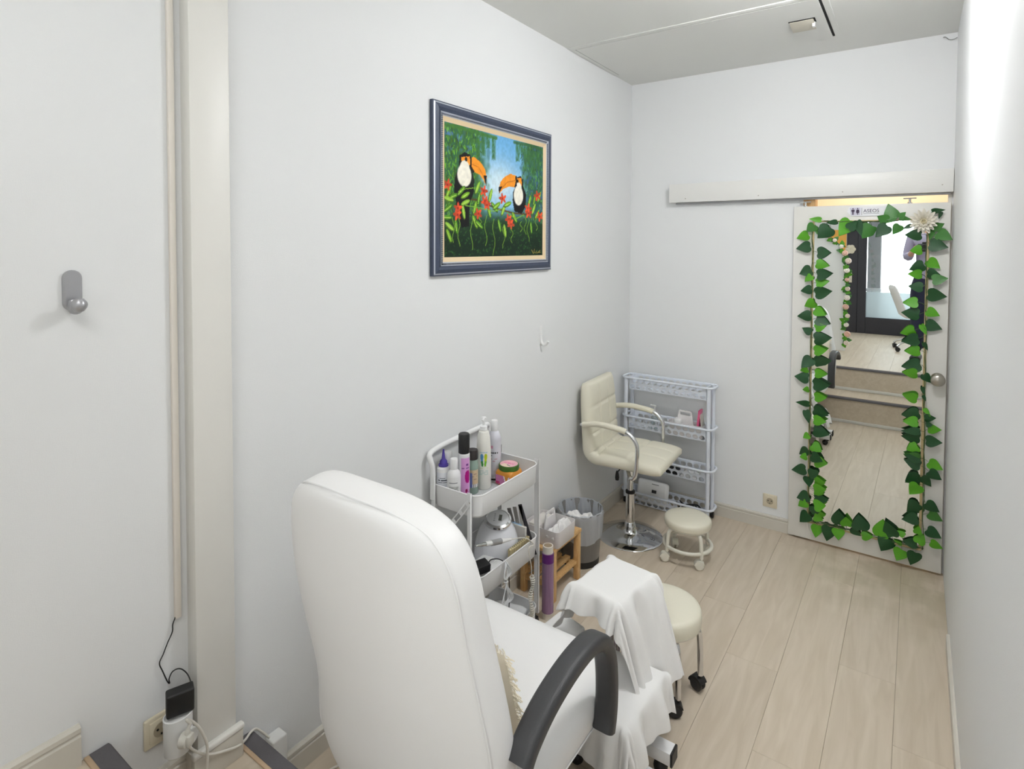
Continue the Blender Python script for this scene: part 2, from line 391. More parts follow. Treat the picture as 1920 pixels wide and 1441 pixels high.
# cable duct on the wall beside the pilaster
struct(MB().rbox(.0, .012, .756, .772, .72, ZC, .002, 2).build('trim_1', mat('duct_cream', (231, 224, 214), .45)), 'cream cable duct down the wall')
# ceiling hatch
px0, px1, py0, py1 = .03, 1.275, 2.955, 3.55
hatch = thing('ceiling_hatch', 'large white access hatch panel set into the ceiling', 'hatch', (.65, 3.25, ZC))
b = MB().rbox(px0+.004, px1-.008, py0+.003, py1-.002, ZC-.004, ZC+.004, .001, 1); b.build('hatch_panel', M_CEIL, hatch, world=True)
b = MB(); b.rbox(px0-.028, px1+.03, py0-.04, py0, ZC-.004, ZC+.002, .0015, 2); b.rbox(px0-.028, px0, py0, py1, ZC-.004, ZC+.002, .0015, 2); b.rbox(px1+.004, px1+.032, py0, py1-.02, ZC-.003, ZC+.002, .001, 1)
b.build('hatch_frame', M_CEIL, hatch, world=True)
M_DARK = mat('dark_gap', (16, 16, 17), .9)
b = MB(); b.box(px1-.007, px1+.003, py0, py1-.015, ZC-.0026, ZC+.001); b.build('hatch_gap', M_DARK, hatch, world=True)
b = MB(); b.box(px0, px1, py0+.0, py0+.003, ZC-.0026, ZC+.001); b.box(px0, px0+.004, py0, py1, ZC-.0022, ZC+.001); b.build('hatch_joint', mat('joint_grey', (110, 110, 106), .9), hatch, world=True)
b = MB().box(1.108, 1.224, 3.19, 3.20, ZC-.0065, ZC-.003).box(1.218, 1.226, 3.19, 3.25, ZC-.0065, ZC-.003); b.build('latch_gap', M_DARK, hatch, world=True)
b = MB().obox((1.165, 3.255, ZC-.013), (.108, .115, .006), (radians(-7), 0, 0), .002); b.build('latch_plate', mat('latch_cream', (205, 199, 184), .5), hatch, world=True)
MB().rbox(1.208, 1.222, 3.238, 3.262, ZC-.03, ZC-.006, .003).build('latch', M_WHITE, hatch, world=True)
# little cable end in the ceiling corner
q = [at(1769, 70, 1, YB-.012), at(1773, 69.5, 1, YB-.02), at(1780, 74, 1, YB-.02), at(1788, 73.5, 1, YB-.02), at(1795, 70, 1, YB-.012)]
tag(MB().tube(spline(q, 6), .0022, 6).build('ceiling_cable', mat('cable_grey', (150, 152, 150), .5), loc=q[0]), 'short loose cable in the ceiling corner above the door', 'cable')
# ceiling lamp just above the frame, and an added fill panel in the shop
def fill_panel(x, y, s, lab):
    t = thing('ceiling_fill', lab, 'lamp', (x, y, ZC))
    b = MB()
    for (a, c, d, e) in ((-s, s, -s, -s+.02), (-s, s, s-.02, s), (-s, -s+.02, -s+.02, s-.02), (s-.02, s, -s+.02, s-.02)): b.rbox(a, c, d, e, -.03, -.0005, .002, 1)
    b.build('frame', M_WHITEM, t)
    MB().box(-s+.02, s-.02, -s+.02, s-.02, -.026, -.02).build('diffuser', mat('fill_diffuser', (255, 252, 246), .6, emit=((255, 251, 245), 2.0)), t)
gl = thing('globe_lamp', 'opal globe lamp on the ceiling of the treatment area', 'lamp', (1.44, 2.22, ZC))
MB().lathe([(.06, -.0005), (.062, -.012), (.04, -.03), (.035, -.045)], n=24).build('lamp_base', M_WHITEM, gl)
MB().lathe([(.035, -.045)]+[(.145*sin(t*pi/14), -.115+.068*cos(t*pi/14)) for t in range(2, 14)]+[(0, -.183)], n=28).build('globe', mat('opal_glass', (255, 252, 248), .4, emit=((252, 253, 255), GLOBE_E)), gl)
fill_panel(1.35, -.18, .45, 'added flat square fill panel on the unseen ceiling of the shop')
# washroom behind the sliding door
M_BEIGE = mat('beige_wall', (238, 222, 196), .6)
b = MB(); b.box(.7, 2.2, 4.9, 5.0, -.08, 2.6); b.box(.6, .7, YB+.1, 5.0, -.08, 2.6); b.box(2.2, 2.3, YB+.1, 5.0, -.08, 2.6); b.box(.7, 2.2, YB+.1, 4.9, 2.5, 2.6)
struct(b.build('wall_washroom', M_BEIGE, smooth=False), 'beige walls of the washroom behind the door')
sbox('floor_washroom', .7, 2.2, YB, 4.9, -.08, -.001, M_BEIGE, 'washroom floor')
pl = bpy.data.lights.new('washroom_fill', 'POINT'); pl.energy = 9; pl.shadow_soft_size = .12; pl.color = (1, .95, .86)  # added point light, brightens the beige walls seen through the door gap
po = bpy.data.objects.new('washroom_fill', pl); COL.objects.link(po); po.location = (1.45, 4.4, 2.35)
b = MB().rbox(ox0-.002, ox0+.06, YB-.003, YB+.103, 0.0, oz, .002, 1); 
struct(b.build('trim_2', M_PINE), 'raw wooden jamb of the washroom doorway')
struct(MB().rbox(ox1-.012, ox1+.005, YB-.003, YB+.103, 0, oz, .002, 1).build('trim_3', M_TRIM), 'white jamb beside the wall')

# ------------------------------------------------------------------ sliding door, rail, mirror, sign
DY = 3.80
def dz(px, py, y=DY): return at(px, py, 1, y)
rail = thing('door_rail', 'white wooden pelmet board hiding the sliding door rail', 'rail', (1.05, YB-.03, 2.03))
MB().rbox(.297, RX-.002, 3.778, YB-.0005, 2.037, 2.158, .003, 2).build('pelmet_board', mat('painted_wood_white', (236, 235, 231), .35, bump=.35, bscale=40, stretch=(1, 8, 8)), rail, world=True)
MB().rbox(.33, RX-.01, 3.815, 3.832, 2.026, 2.037, .002, 1).build('track', M_SILVER, rail, world=True)
for px in (1285, 1422, 1580, 1767):
    p = at(px, 352+(1285-px)*.03+ (20 if px < 1300 else (14 if px < 1450 else 10)), 1, 3.7775); p.z = 2.06 if px != 1767 else 2.075
    MB().cyl((p.x, 3.7785, p.z), (p.x, 3.776, p.z), .0035, n=10).build('screw', M_STEEL, rail, world=True)
door = struct(thing('door_1', 'white sliding door dressed with mirror and leaf garland', 'door', (1.43, DY+.017, .014)), 'white sliding door dressed with mirror and leaf garland')
M_DOOR = mat('door_white', (232, 230, 224), .35, bump=.12, bscale=30)
D0, D1, DT = 1.052, 1.800, 1.985
MB().rbox(D0, D1, DY, DY+.032, .012, DT, .003, 2).build('door_leaf', M_DOOR, door, world=True)
for px in (1510, 1706):
    p = dz(px, 374)
    b = MB().rbox(p.x-.03, p.x+.03, DY+.004, DY+.024, DT+.024, DT+.03, .001, 1).cyl((p.x, DY+.014, DT), (p.x, DY+.014, DT+.026), .006, n=10).lathe([(.012, 0), (.012, .006), (.006, .008)], (p.x, DY+.014, DT), 10)
    b.build('hanger', M_CHROME, door, world=True)
k = dz(1758, 709)
knob = MB().lathe([(.0, -.072), (.018, -.071), (.028, -.066), (.033, -.056), (.031, -.046), (.020, -.036), (.012, -.028), (.012, -.010)], (k.x, DY, k.z), 28, mtx=Matrix.Rotation(radians(-90), 4, 'X') @ Matrix.Scale(-1, 4, (0, 0, 1)) if False else Matrix.Rotation(radians(-90), 4, 'X'))
knob.v = [(x, 2*DY-y if y > DY else y, z) for x, y, z in knob.v]
kn = knob.build('knob', M_STEEL, door, world=True)
r = MB().lathe([(.030, 0), (.030, .004), (.024, .010), (.0, .011)], (k.x, DY, k.z), 28, mtx=Matrix.Rotation(radians(90), 4, 'X'))
ro = r.build('knob_rose', M_STEEL, door, world=True)
# mirror
MZ0, MZ1 = dz(1518, 977).z, dz(1600, 414).z
MX0, MX1 = dz(1520, 700).x, dz(1733, 700).x
mir = thing('hanging_mirror', 'tall mirror in a thin gilt wooden frame on the sliding door', 'mirror', ((MX0+MX1)/2, DY, MZ0))
MB().box(MX0+.004, MX1-.004, DY-.010, DY-.001, MZ0+.004, MZ1-.004).build('mirror_glass', M_MIRROR, mir, smooth=False, world=True)
b = MB(); w = .011
b.rbox(MX0-w*.4, MX0+w*.6, DY-.015, DY, MZ0-w*.4, MZ1+w*.4, .002, 1); b.rbox(MX1-w*.6, MX1+w*.6, DY-.015, DY, MZ0-w*.4, MZ1+w*.4, .002, 1)
b.rbox(MX0, MX1, DY-.015, DY, MZ0-w*.5, MZ0+w*.5, .002, 1); b.rbox(MX0, MX1, DY-.012, DY, MZ1-w*.3, MZ1+w*.3, .002, 1)
b.build('mirror_frame', mat('gilt_wood', (196, 176, 132), .4, .25), mir, world=True)
# sign
s0, s1 = dz(1588, 397), dz(1660, 396)
sg = thing('restroom_sign', 'small glossy white toilet sign reading ASEOS above the mirror', 'sign', ((s0.x+s1.x)/2, DY, s0.z))
zc = s0.z; h = .026; x0 = s0.x; x1 = s1.x+.03
poly = [(x0, .0), (x0+.022, -h), (x1-.012, -h), (x1, .0), (x1-.012, h), (x0+.010, h)]
MB().prism(poly, lambda a, c, d: (a, DY-.001-d, zc+c), .004).build('sign_plate', mat('sign_white', (250, 250, 252), .15), sg, smooth=False, world=True)
M_INK = mat('sign_ink', (58, 40, 70), .5)
MB().prism([(x0+.020, -.021), (x0+.066, -.021), (x0+.066, .022), (x0+.014, .022)], lambda a, c, d: (a, DY-.0051-d, zc+c), .0006).build('sign_field', mat('sign_lilac', (214, 212, 226), .3), sg, smooth=False, world=True)
for i, cx in enumerate((x0+.030, x0+.053)):
    f = lambda a, c, d: (cx+a, DY-.0058-d, zc+c)
    b = MB().prism([(.0032*cos(t*pi/5), .016+.0032*sin(t*pi/5)) for t in range(10)], f, .0006)
    if i == 0: b.prism([(-.008, .011), (.008, .011), (.008, -.003), (.0055, -.003), (.0045, .006), (.0045, -.018), (.0006, -.018), (.0006, -.004), (-.0006, -.004), (-.0006, -.018), (-.0045, -.018), (-.0045, .006), (-.0055, -.003), (-.008, -.003)], f, .0006)
    else: b.prism([(-.005, .011), (.005, .011), (.009, -.002), (.0065, -.003), (.004, .005), (.008, -.009), (.003, -.009), (.003, -.018), (.0006, -.018), (.0006, -.009), (-.0006, -.009), (-.0006, -.018), (-.003, -.018), (-.003, -.009), (-.008, -.009), (-.004, .005), (-.0065, -.003), (-.009, -.002)], f, .0006)
    b.build('pictogram', M_INK, sg, smooth=False, world=True)
xt = x0+.080
tx = text_mesh('sign_lettering', 'ASEOS', .026, M_INK, lambda a, c, d: (xt+a-sg.location.x, DY-.0056-d-sg.location.y, zc-.006+c-sg.location.z), sg, .0004, 'LEFT')
MB().box(xt, xt+.075, DY-.0056, DY-.0051, zc-.0125, zc-.011).box(x0+.072, x0+.0735, DY-.0056, DY-.0051, zc-.02, zc+.02).build('sign_line', M_INK, sg, smooth=False, world=True)

# ------------------------------------------------------------------ leaf garland round the mirror
def leaf_mesh(name, wid, m, curl, seed):
    rs = random.Random(seed); b = MB(); nL = 9
    out = [(-.06, .20), (-.03, .34), (.08, .44), (.24, .47), (.42, .41), (.60, .30), (.78, .17), (.92, .06), (1.0, 0)]
    v = []; f = []
    spine = [(.0, 0), (.03, 0), (.12, 0), (.26, 0), (.43, 0), (.61, 0), (.78, 0), (.92, 0), (1.0, 0)]
    def z(x, y): return curl*(x*x-.2) + .16*abs(y)*(1 if seed % 2 else .5) - .25*y*y*(seed % 3)
    for i in range(nL):
        x, _ = spine[i]; ox, oy = out[i]
        v.append((x, 0, z(x, 0)))
        for s in (1, -1):
            v.append(((x+ox)/2, s*oy*wid*.55, z((x+ox)/2, oy*wid*.55)-.012)); v.append((ox, s*oy*wid, z(ox, oy*wid)))
    for i in range(nL-1):
        a = i*5; c = (i+1)*5
        f += [(a, c, c+1, a+1), (a+1, c+1, c+2, a+2), (a, a+3, c+3, c), (a+3, a+4, c+4, c+3)]
    b.add(v, f); me = b.mesh(name, m, True, 80); return me
LM = {}
for key, m in (('D', M_DGREEN), ('L', M_LGREEN), ('M', M_MGREEN)):
    for wi, w in (('n', .55), ('w', .95), ('r', 1.15)):
        LM[key+wi] = [leaf_mesh('leaf', w, m, c, s) for s, c in ((1, .06), (2, -.08))]
gar = thing('leaf_garland', 'artificial green leaf vine hung round the mirror', 'garland', (dz(1520, 980).x, DY, dz(1520, 980).z))
CR = {1: (1480, 370, 8.475), 2: (1640, 370, 8.475), 3: (1480, 530, 8.475), 4: (1640, 530, 8.475), 5: (1480, 690, 8.475), 6: (1640, 690, 8.475), 7: (1470, 850, 7.582), 8: (1630, 850, 6.265)}
LEAVES = {1: [(505,355,305,340,'Ln'),(755,385,570,410,'Dn'),(400,440,270,550,'Mr'),(300,590,105,655,'Lw'),(330,775,100,815,'Dw'),(640,480,445,650,'Dr'),(970,370,780,615,'Lw'),(1080,370,1150,620,'Dn'),(940,500,1090,370,'Dw'),(1310,450,1155,655,'Mr'),(450,880,660,880,'Dr'),(430,1050,635,1090,'Lw'),(345,1150,155,1215,'Dr'),(350,1240,240,1340,'Lw'),(445,1230,685,1210,'Dw'),(430,1360,635,1330,'Lw')],
 2: [(200,450,10,630,'Dw'),(400,440,285,590,'Mw'),(590,440,440,500,'Dn'),(740,590,470,600,'Dw'),(910,220,1130,190,'Dn'),(1060,230,1015,345,'Dn'),(880,740,1180,800,'Dw'),(745,830,555,850,'Lr'),(850,1000,1045,1130,'Lw'),(780,1070,540,1160,'Dw'),(745,1220,520,1220,'Lw'),(845,1210,1050,1230,'Dr'),(920,1310,1175,1285,'Mw')],
 3: [(350,100,165,130,'Dw'),(415,170,680,135,'Dw'),(400,310,235,380,'Lr'),(405,430,590,520,'Lw'),(340,520,120,530,'Dw'),(430,570,650,665,'Dw'),(415,720,590,680,'Lw'),(345,790,200,710,'Dw'),(400,890,675,880,'Dw'),(400,1080,615,1065,'Lw'),(410,1255,675,1250,'Dw'),(350,1200,190,1350,'Dw'),(290,1370,165,1400,'Lr')],
 5: [(410,80,610,100,'Lw'),(300,160,70,125,'Dw'),(385,260,655,270,'Dw'),(310,340,205,345,'Lr'),(405,460,605,465,'Lw'),(315,570,85,550,'Dn'),(390,660,635,745,'Dw'),(260,670,320,890,'Dn'),(390,820,605,850,'Lw'),(390,980,650,1060,'Dw'),(310,1060,215,1110,'Lr'),(365,1220,520,1335,'Lr'),(300,1300,155,1370,'Dr')],
 7: [(320,40,215,50,'Lr'),(390,30,560,110,'Dr'),(440,110,620,150,'Lr'),(305,225,105,225,'Dw'),(420,230,390,380,'Dw'),(340,330,370,475,'Dr'),(440,400,595,415,'Lr'),(430,510,605,515,'Lr'),(430,540,580,575,'Lw'),(345,600,180,625,'Dr'),(315,690,200,745,'Lr'),(440,640,640,660,'Dw'),(380,820,535,780,'Dw'),(430,740,605,740,'Lr'),(440,860,595,880,'Lr'),(430,890,560,960,'Lr'),(345,860,212,980,'Dw'),(475,1020,445,1190,'Lw'),(650,1040,605,1245,'Dw'),(770,1070,770,1225,'Lr'),(790,1010,780,800,'Dr'),(890,1030,880,880,'Lr'),(1100,1085,1060,865,'Dr'),(960,1070,1105,1165,'Dw'),(1110,1170,1275,1185,'Lw')],
 8: [(590,60,395,5,'Mw'),(595,140,400,65,'Dw'),(700,100,870,195,'Lw'),(700,210,855,318,'Dw'),(585,260,415,335,'Dw'),(615,270,725,405,'Dw'),(580,370,465,470,'Lr'),(590,600,440,690,'Dr'),(565,760,375,765,'Dw'),(665,580,830,700,'Dw'),(700,700,867,797,'Mw'),(680,890,853,998,'Dw'),(720,1040,872,1107,'Lw'),(130,970,160,775,'Lw'),(275,975,190,780,'Dw'),(410,965,325,900,'Lw'),(555,1060,380,1020,'Dw'),(570,1050,640,940,'Lw'),(560,940,585,850,'Lw'),(225,1000,135,1138,'Dr'),(385,1130,318,1247,'Lr'),(545,1160,483,1312,'Dw'),(380,1070,275,1010,'Ln')],
 4: [(760,70,530,55,'Dw'),(680,310,440,320,'Lw'),(700,500,420,470,'Dw'),(850,180,1160,215,'Dw'),(835,440,1045,525,'Lw'),(820,650,1080,740,'Dw'),(630,750,400,800,'Lw'),(690,890,415,925,'Dw'),(710,1080,465,1080,'Lw'),(740,670,830,835,'Ln'),(780,950,840,1085,'Dn'),(720,1300,420,1330,'Dw')],
 6: [(670,90,425,70,'Lw'),(670,490,430,420,'Lw'),(700,720,420,740,'Dw'),(680,850,440,840,'Lw'),(710,1000,410,990,'Dn'),(710,1110,410,1045,'Dw'),(680,1240,500,1300,'Lr'),(720,1420,470,1385,'Dw'),(780,100,900,235,'Dw'),(760,300,775,420,'Dn'),(770,430,820,530,'Dn'),(790,640,890,770,'Ln'),(800,790,985,800,'Dw'),(820,890,930,900,'Dr'),(850,960,1070,980,'Lw'),(820,1150,1085,1180,'Dw')]}
def put_leaf(parent, b, t, key, off, i):
    d = t-b; L = d.length
    o = bpy.data.objects.new('leaf', LM[key][i % 2]); COL.objects.link(o); o.parent = parent
    ang = atan2(d.z, d.x)
    rs = random.Random(i*31+5)
    R = Matrix.Rotation(ang, 3, Vector((0, -1, 0))) @ Matrix(((1, 0, 0), (0, 0, -1), (0, 1, 0))) 
    R = R @ Matrix.Rotation(radians(rs.uniform(-16, 16)), 3, 'X') @ Matrix.Rotation(radians(rs.uniform(-9, 9)), 3, 'Y')
    mw = Matrix.Translation(b+Vector((0, -off, 0))) @ R.to_4x4() @ Matrix.Scale(L, 4)
    o.matrix_local = world_mtx(parent).inverted() @ mw
    return o
n = 0; petioles = MB()
vine = {'l': [(1522, 425), (1524, 470), (1522, 520), (1521, 600), (1519, 700), (1518, 800), (1517, 900), (1516, 976)],
        'r': [(1737, 440), (1737, 520), (1736, 600), (1735, 690), (1733, 760), (1733, 860), (1731, 950), (1730, 1030)],
        'b': [(1516, 976), (1560, 985), (1600, 996), (1640, 1006), (1690, 1019), (1732, 1028)],
        't': [(1545, 414), (1580, 415), (1640, 415), (1690, 413)]}
VL = {k: [dz(x, y, DY-.018) for x, y in v] for k, v in vine.items()}
allv = [p for v in VL.values() for p in spline(v, 6)]
for c, L in LEAVES.items():
    ox_, oy_, s = CR[c]
    for (bx, by, tx_, ty, key) in L:
        off = .022+.006*(n % 3)
        b0 = dz(ox_+bx/s, oy_+by/s, DY-off); t0 = dz(ox_+tx_/s, oy_+ty/s, DY-off)
        put_leaf(gar, Vector((b0.x, DY, b0.z)), Vector((t0.x, DY, t0.z)), key, off, n)
        near = min(allv, key=lambda p: (p-b0).length)
        if (near-b0).length < .07: petioles.tube([near, (near+b0)/2+Vector((0, -.004, .003)), b0], .0009, 4)
        n += 1
st = MB()
for k_, v in VL.items():
    sp = spline(v, 8)
    st.tube([p+Vector((.0025*sin(i*1.1), .002*cos(i*.9), .002*cos(i*1.3))) for i, p in enumerate(sp)], .0019, 6)
    st.tube([p+Vector((.004*cos(i*.7), -.002*cos(i*.9), .003*sin(i*.8))) for i, p in enumerate(sp)], .0014, 5)
st.build('vine_stem', mat('vine_green', (70, 92, 48), .6), gar, world=True)
petioles.build('petioles', MATS['vine_green'], gar, world=True)['kind'] = 'stuff'
# white flower in the mirror's upper corner
fc = dz(1640+780/8.475, 370+380/8.475, DY-.035)
flo = thing('artificial_flower', 'cream artificial dahlia with broad leaves at the corner of the mirror', 'flower', (fc.x, DY-.02, fc.z))
for (bx, by, tx_, ty, key) in [(290,330,215,90,'Mw'),(200,370,40,290,'Mr'),(330,320,180,405,'Mn'),(390,320,500,230,'Mw'),(400,320,590,350,'Mn'),(930,490,1115,410,'Mw'),(920,520,860,690,'Mn'),(1000,560,1245,675,'Mw')]:
    b0 = dz(1640+bx/8.475, 370+by/8.475, DY-.03); t0 = dz(1640+tx_/8.475, 370+ty/8.475, DY-.03)
    put_leaf(flo, Vector((b0.x, DY, b0.z)), Vector((t0.x, DY, t0.z)), key, .028, n); n += 1
def petal_mesh():
    b = MB(); 
    def fn(u, v):
        x = u; y = (v-.5)*2*.17*sin(pi*min(1, u*.86+.1))**.7; z = .30*u*u+.5*abs(y)
        return (x, y, z)
    b.grid(fn, 5, 4); return b.mesh('petal', mat('petal_cream', (248, 243, 230), .6), True, 80)
PM = petal_mesh()
for ring, (cnt, L, tilt, dy) in enumerate(((16, .068, 4, 0), (14, .060, 20, .005), (12, .048, 38, .010), (9, .036, 56, .014), (6, .024, 74, .016))):
    for i in range(cnt):
        a = 2*pi*(i+.5*(ring % 2))/cnt
        o = bpy.data.objects.new('petal', PM); COL.objects.link(o); o.parent = flo
        R = Matrix.Rotation(a, 3, Vector((0, -1, 0))) @ Matrix(((1, 0, 0), (0, 0, -1), (0, 1, 0))) @ Matrix.Rotation(-radians(tilt), 3, 'Y')
        mw = Matrix.Translation(Vector((fc.x, DY-.028-dy, fc.z))) @ R.to_4x4() @ Matrix.Scale(L*random.uniform(.92, 1.05), 4)
        o.matrix_local = world_mtx(flo).inverted() @ mw
MB().lathe([(.0, -.004), (.016, 0), (.018, .010), (.012, .020), (0, .025)], (fc.x, DY-.036, fc.z), 14, mtx=Matrix.Rotation(radians(90), 4, 'X')).build('flower_heart', mat('petal_yellow', (236, 224, 176), .6), flo, world=True)
# socket on the back wall
def socket(name, lab, c, nx, m):
    """c = centre on wall; nx = 'y-' or 'x+' facing"""
    t = thing(name, lab, 'socket', c)
    if nx == 'y-': f = lambda a, d, z: (a, -d, z)
    else: f = lambda a, d, z: (d, a, z)
    def xf(b): b.v = [f(*p) for p in b.v]; return b
    xf(MB().rbox(-.041, .041, 0.0, .009, -.041, .041, .006, 3)).build('plate', m, t)
    xf(MB().rbox(-.029, .029, .006, .012, -.029, .029, .004, 2)).build('insert', m, t)
    b = MB().lathe([(.020, .0121), (.0195, .0135), (.0185, .0135), (.018, .0125), (.0, .0122)], n=24); b.v = [f(x, z, y) for x, y, z in b.v]
    b.build('socket_well', mat('socket_well', (178, 166, 142), .5), t)
    b = MB()
    for sx in (-.0095, .0095): 
        q = MB().lathe([(.0032, .0126), (.0032, .0136), (0, .0136)], (0, 0, 0), 10); b.add([f(x+sx, z, y+.003) for x, y, z in q.v], q.f)
    q = MB().box(-.002, .002, .0126, .0136, -.015, -.010); b.add([f(*p) for p in q.v], q.f)
    b.build('pin_holes', M_BLACKP, t)
    return t
M_SOCK = mat('socket_cream', (222, 212, 188), .4)
s = at(1444, 938, 1, YB)
socket('wall_socket', 'cream power socket low on the end wall beside the door', (s.x, YB, s.z), 'y-', M_SOCK)

# the door hangs a touch out of true: it and everything on it turn together
for o in (door, mir, sg, gar, flo):
    L = o.location-Vector((1.43, DY, 0)); o.location = Matrix.Rotation(-.008, 3, 'Z') @ L + Vector((1.43, DY, 0)); o.rotation_euler = (0, 0, -.008)
# ------------------------------------------------------------------ painting of two toucans
PY0, PY1, PZ0, PZ1 = 1.781, 2.724, 1.620, 2.350
pic = thing('framed_painting', 'framed painting of two toucans among red flowers on the long wall', 'painting', (0, (PY0+PY1)/2, PZ0))
def ring(name, i0, i1, d0, d1, m, dm=None):
    """rectangular moulding between insets i0 (outer) and i1 (inner), heights d0,d1 off the wall"""
    b = MB(); A = [(PY0+i0, PZ0+i0), (PY1-i0, PZ0+i0), (PY1-i0, PZ1-i0), (PY0+i0, PZ1-i0)]; B = [(PY0+i1, PZ0+i1), (PY1-i1, PZ0+i1), (PY1-i1, PZ1-i1), (PY0+i1, PZ1-i1)]
    dm = dm if dm is not None else (d0+d1)/2; Cc = [((a[0]+c[0])/2, (a[1]+c[1])/2) for a, c in zip(A, B)]
    rings = [[(.002, *p) for p in A], [(d0, *p) for p in A], [(dm, *p) for p in Cc], [(d1, *p) for p in B], [(.002, *p) for p in B]]
    for k in range(4): b.loft([[rings[i][k] for i in range(5)], [rings[i][(k+1) % 4] for i in range(5)]])
    return b.build(name, m, pic, smooth=False, world=True)
M_NAVY = mat('frame_navy', (52, 62, 84), .45, bump=.4, bscale=300, vary=.25, vscale=90)
M_FSIL = mat('frame_silver', (186, 190, 200), .35, .5)
ring('outer_edge', 0, .005, .018, .020, M_NAVY)
ring('silver_line', .005, .011, .020, .022, M_FSIL)
ring('moulding', .011, .042, .022, .022, M_NAVY, .028)
ring('silver_bead', .042, .058, .026, .020, M_FSIL)
b = MB()
for (p, q, hor) in ((PY0, PZ0, 1), (PY0, PZ1, 1), (PY0, PZ0, 0), (PY1, PZ0, 0)):
    L = (PY1-PY0 if hor else PZ1-PZ0)-.1; nb = int(L/.009)
    for i in range(nb):
        s_ = .05+i*.009
        y, z = (PY0+s_, (q+.05 if q == PZ0 else q-.05)) if hor else ((p+.05 if p == PY0 else p-.05), PZ0+s_)
        b.obox((.0255, y, z), (.004, .0055, .0055), (pi/4, 0, 0))
bo = b.build('bead_row', mat('bead_grey', (120, 126, 140), .4, .4), pic, smooth=False, world=True); bo['kind'] = 'stuff'
ring('liner', .058, .078, .020, .012, mat('liner_cream', (226, 202, 164), .6))
# canvas colours are painted by the script into a fine colour grid
NU, NV = 230, 180
def homog(src):
    A = []; dst = [(0, 1), (1, 1), (1, 0), (0, 0)]
    rhs = []
    for (x, y), (u, v) in zip(src, dst):
        A.append([x, y, 1, 0, 0, 0, -u*x, -u*y]); rhs.append(u); A.append([0, 0, 0, x, y, 1, -v*x, -v*y]); rhs.append(v)
    h = np.linalg.solve(np.array(A, float), np.array(rhs, float)); Hm = np.append(h, 1).reshape(3, 3)
    def f(x, y):
        p = Hm @ np.array([x, y, 1.0]); return p[0]/p[2], p[1]/p[2]
    return f
UV = homog([(180, 212), (898, 430), (895, 1238), (170, 1245)])
ASP = (PY1-PY0-.156)/(PZ1-PZ0-.156)
uu, vv = np.meshgrid(np.linspace(0, 1, NU+1), np.linspace(0, 1, NV+1))
rng = np.random.RandomState(4)
img = np.zeros((NV+1, NU+1, 3))
def C8(r, g, b): return np.array([r, g, b], float)
def blend(mask, c, a=1.0):
    global img
    k = np.clip(mask, 0, 1)[..., None]*a; img = img*(1-k)+np.asarray(c, float)*k
def noise(sc, seed):
    r = np.random.RandomState(seed); n_ = r.rand(int(sc)+3, int(sc*ASP)+3)
    y = vv*sc; x = uu*sc*ASP; yi = y.astype(int); xi = x.astype(int); fy = y-yi; fx = x-xi
    fy = fy*fy*(3-2*fy); fx = fx*fx*(3-2*fx)
    return (n_[yi, xi]*(1-fx)+n_[yi, xi+1]*fx)*(1-fy)+(n_[yi+1, xi]*(1-fx)+n_[yi+1, xi+1]*fx)*fy
def poly(pts, c, a=1.0):
    P = [UV(*p) for p in pts]; ins = np.zeros(uu.shape, bool); j = len(P)-1
    for i in range(len(P)):
        (xi, yi), (xj, yj) = P[i], P[j]
        cond = ((yi > vv) != (yj > vv)) & (uu < (xj-xi)*(vv-yi)/(yj-yi+1e-12)+xi); ins ^= cond; j = i
    blend(ins.astype(float), c, a)
def ell(cx, cy, rx, ry, c, ang=0, a=1.0):
    """rx, ry as fractions of canvas height"""
    u, v = UV(cx, cy); du = (uu-u)*ASP; dv = vv-v; ca, sa = cos(radians(ang)), sin(radians(ang))
    x = (du*ca+dv*sa)/rx; y = (-du*sa+dv*ca)/ry; d = x*x+y*y
    blend(np.clip((1.15-d)*4, 0, 1), c, a)
def stroke(pts, w, c, a=1.0, uvspace=False):
    P = [(p if uvspace else UV(*p)) for p in pts]; best = np.full(uu.shape, 9.0)
    for (x0, y0), (x1, y1) in zip(P[:-1], P[1:]):
        dx, dy = (x1-x0)*ASP, y1-y0; t = np.clip((((uu-x0)*ASP)*dx+(vv-y0)*dy)/(dx*dx+dy*dy+1e-12), 0, 1)
        best = np.minimum(best, np.hypot((uu-x0)*ASP-t*dx, (vv-y0)-t*dy))
    blend(np.clip((w-best)/w*2, 0, 1), c, a)
# sky and dark undergrowth
sky = C8(112, 172, 214)[None, None]*np.ones_like(img); img = sky.copy()
blend(np.exp(-(((uu-.50)/.26)**2+((vv-.60)/.20)**2)), C8(214, 230, 236), .95)
blend(np.clip((.42-vv)/.14, 0, 1), C8(36, 66, 40))
blend(np.clip((.27-vv)/.15, 0, 1), C8(22, 46, 30))
n1 = noise(26, 1); n2 = noise(52, 2)
left = np.clip((.36+.10*n1-uu)/.12, 0, 1)*np.clip((vv-.30)/.1, 0, 1); right = np.clip((uu-.76+.08*n1)/.10, 0, 1)*np.clip((vv-.28)/.1, 0, 1)
blend(left, C8(44, 92, 46), .85); blend(right, C8(44, 90, 62), .85)
blend(left*np.clip((vv-.72)/.2, 0, 1)*np.clip((n1-.5)*4, 0, 1), C8(92, 130, 190), .8); blend(right*np.clip((n1-.55)*4, 0, 1), C8(70, 104, 150), .7)
for (k_, w_, base) in ((left, 620, (102, 152, 44)), (right, 330, (88, 140, 70))):
    for i in range(w_):
        u = rng.rand()*.36 if base[0] == 102 else .74+rng.rand()*.26; v = .32+rng.rand()*.68
        if base[0] == 102 and u > .34-.05*rng.rand(): continue
        j = rng.uniform(.45, 1.35); stroke([(u, v), (u+rng.uniform(-.012, .012), v-rng.uniform(.01, .03))], .006, C8(*base)*j, .75, True)
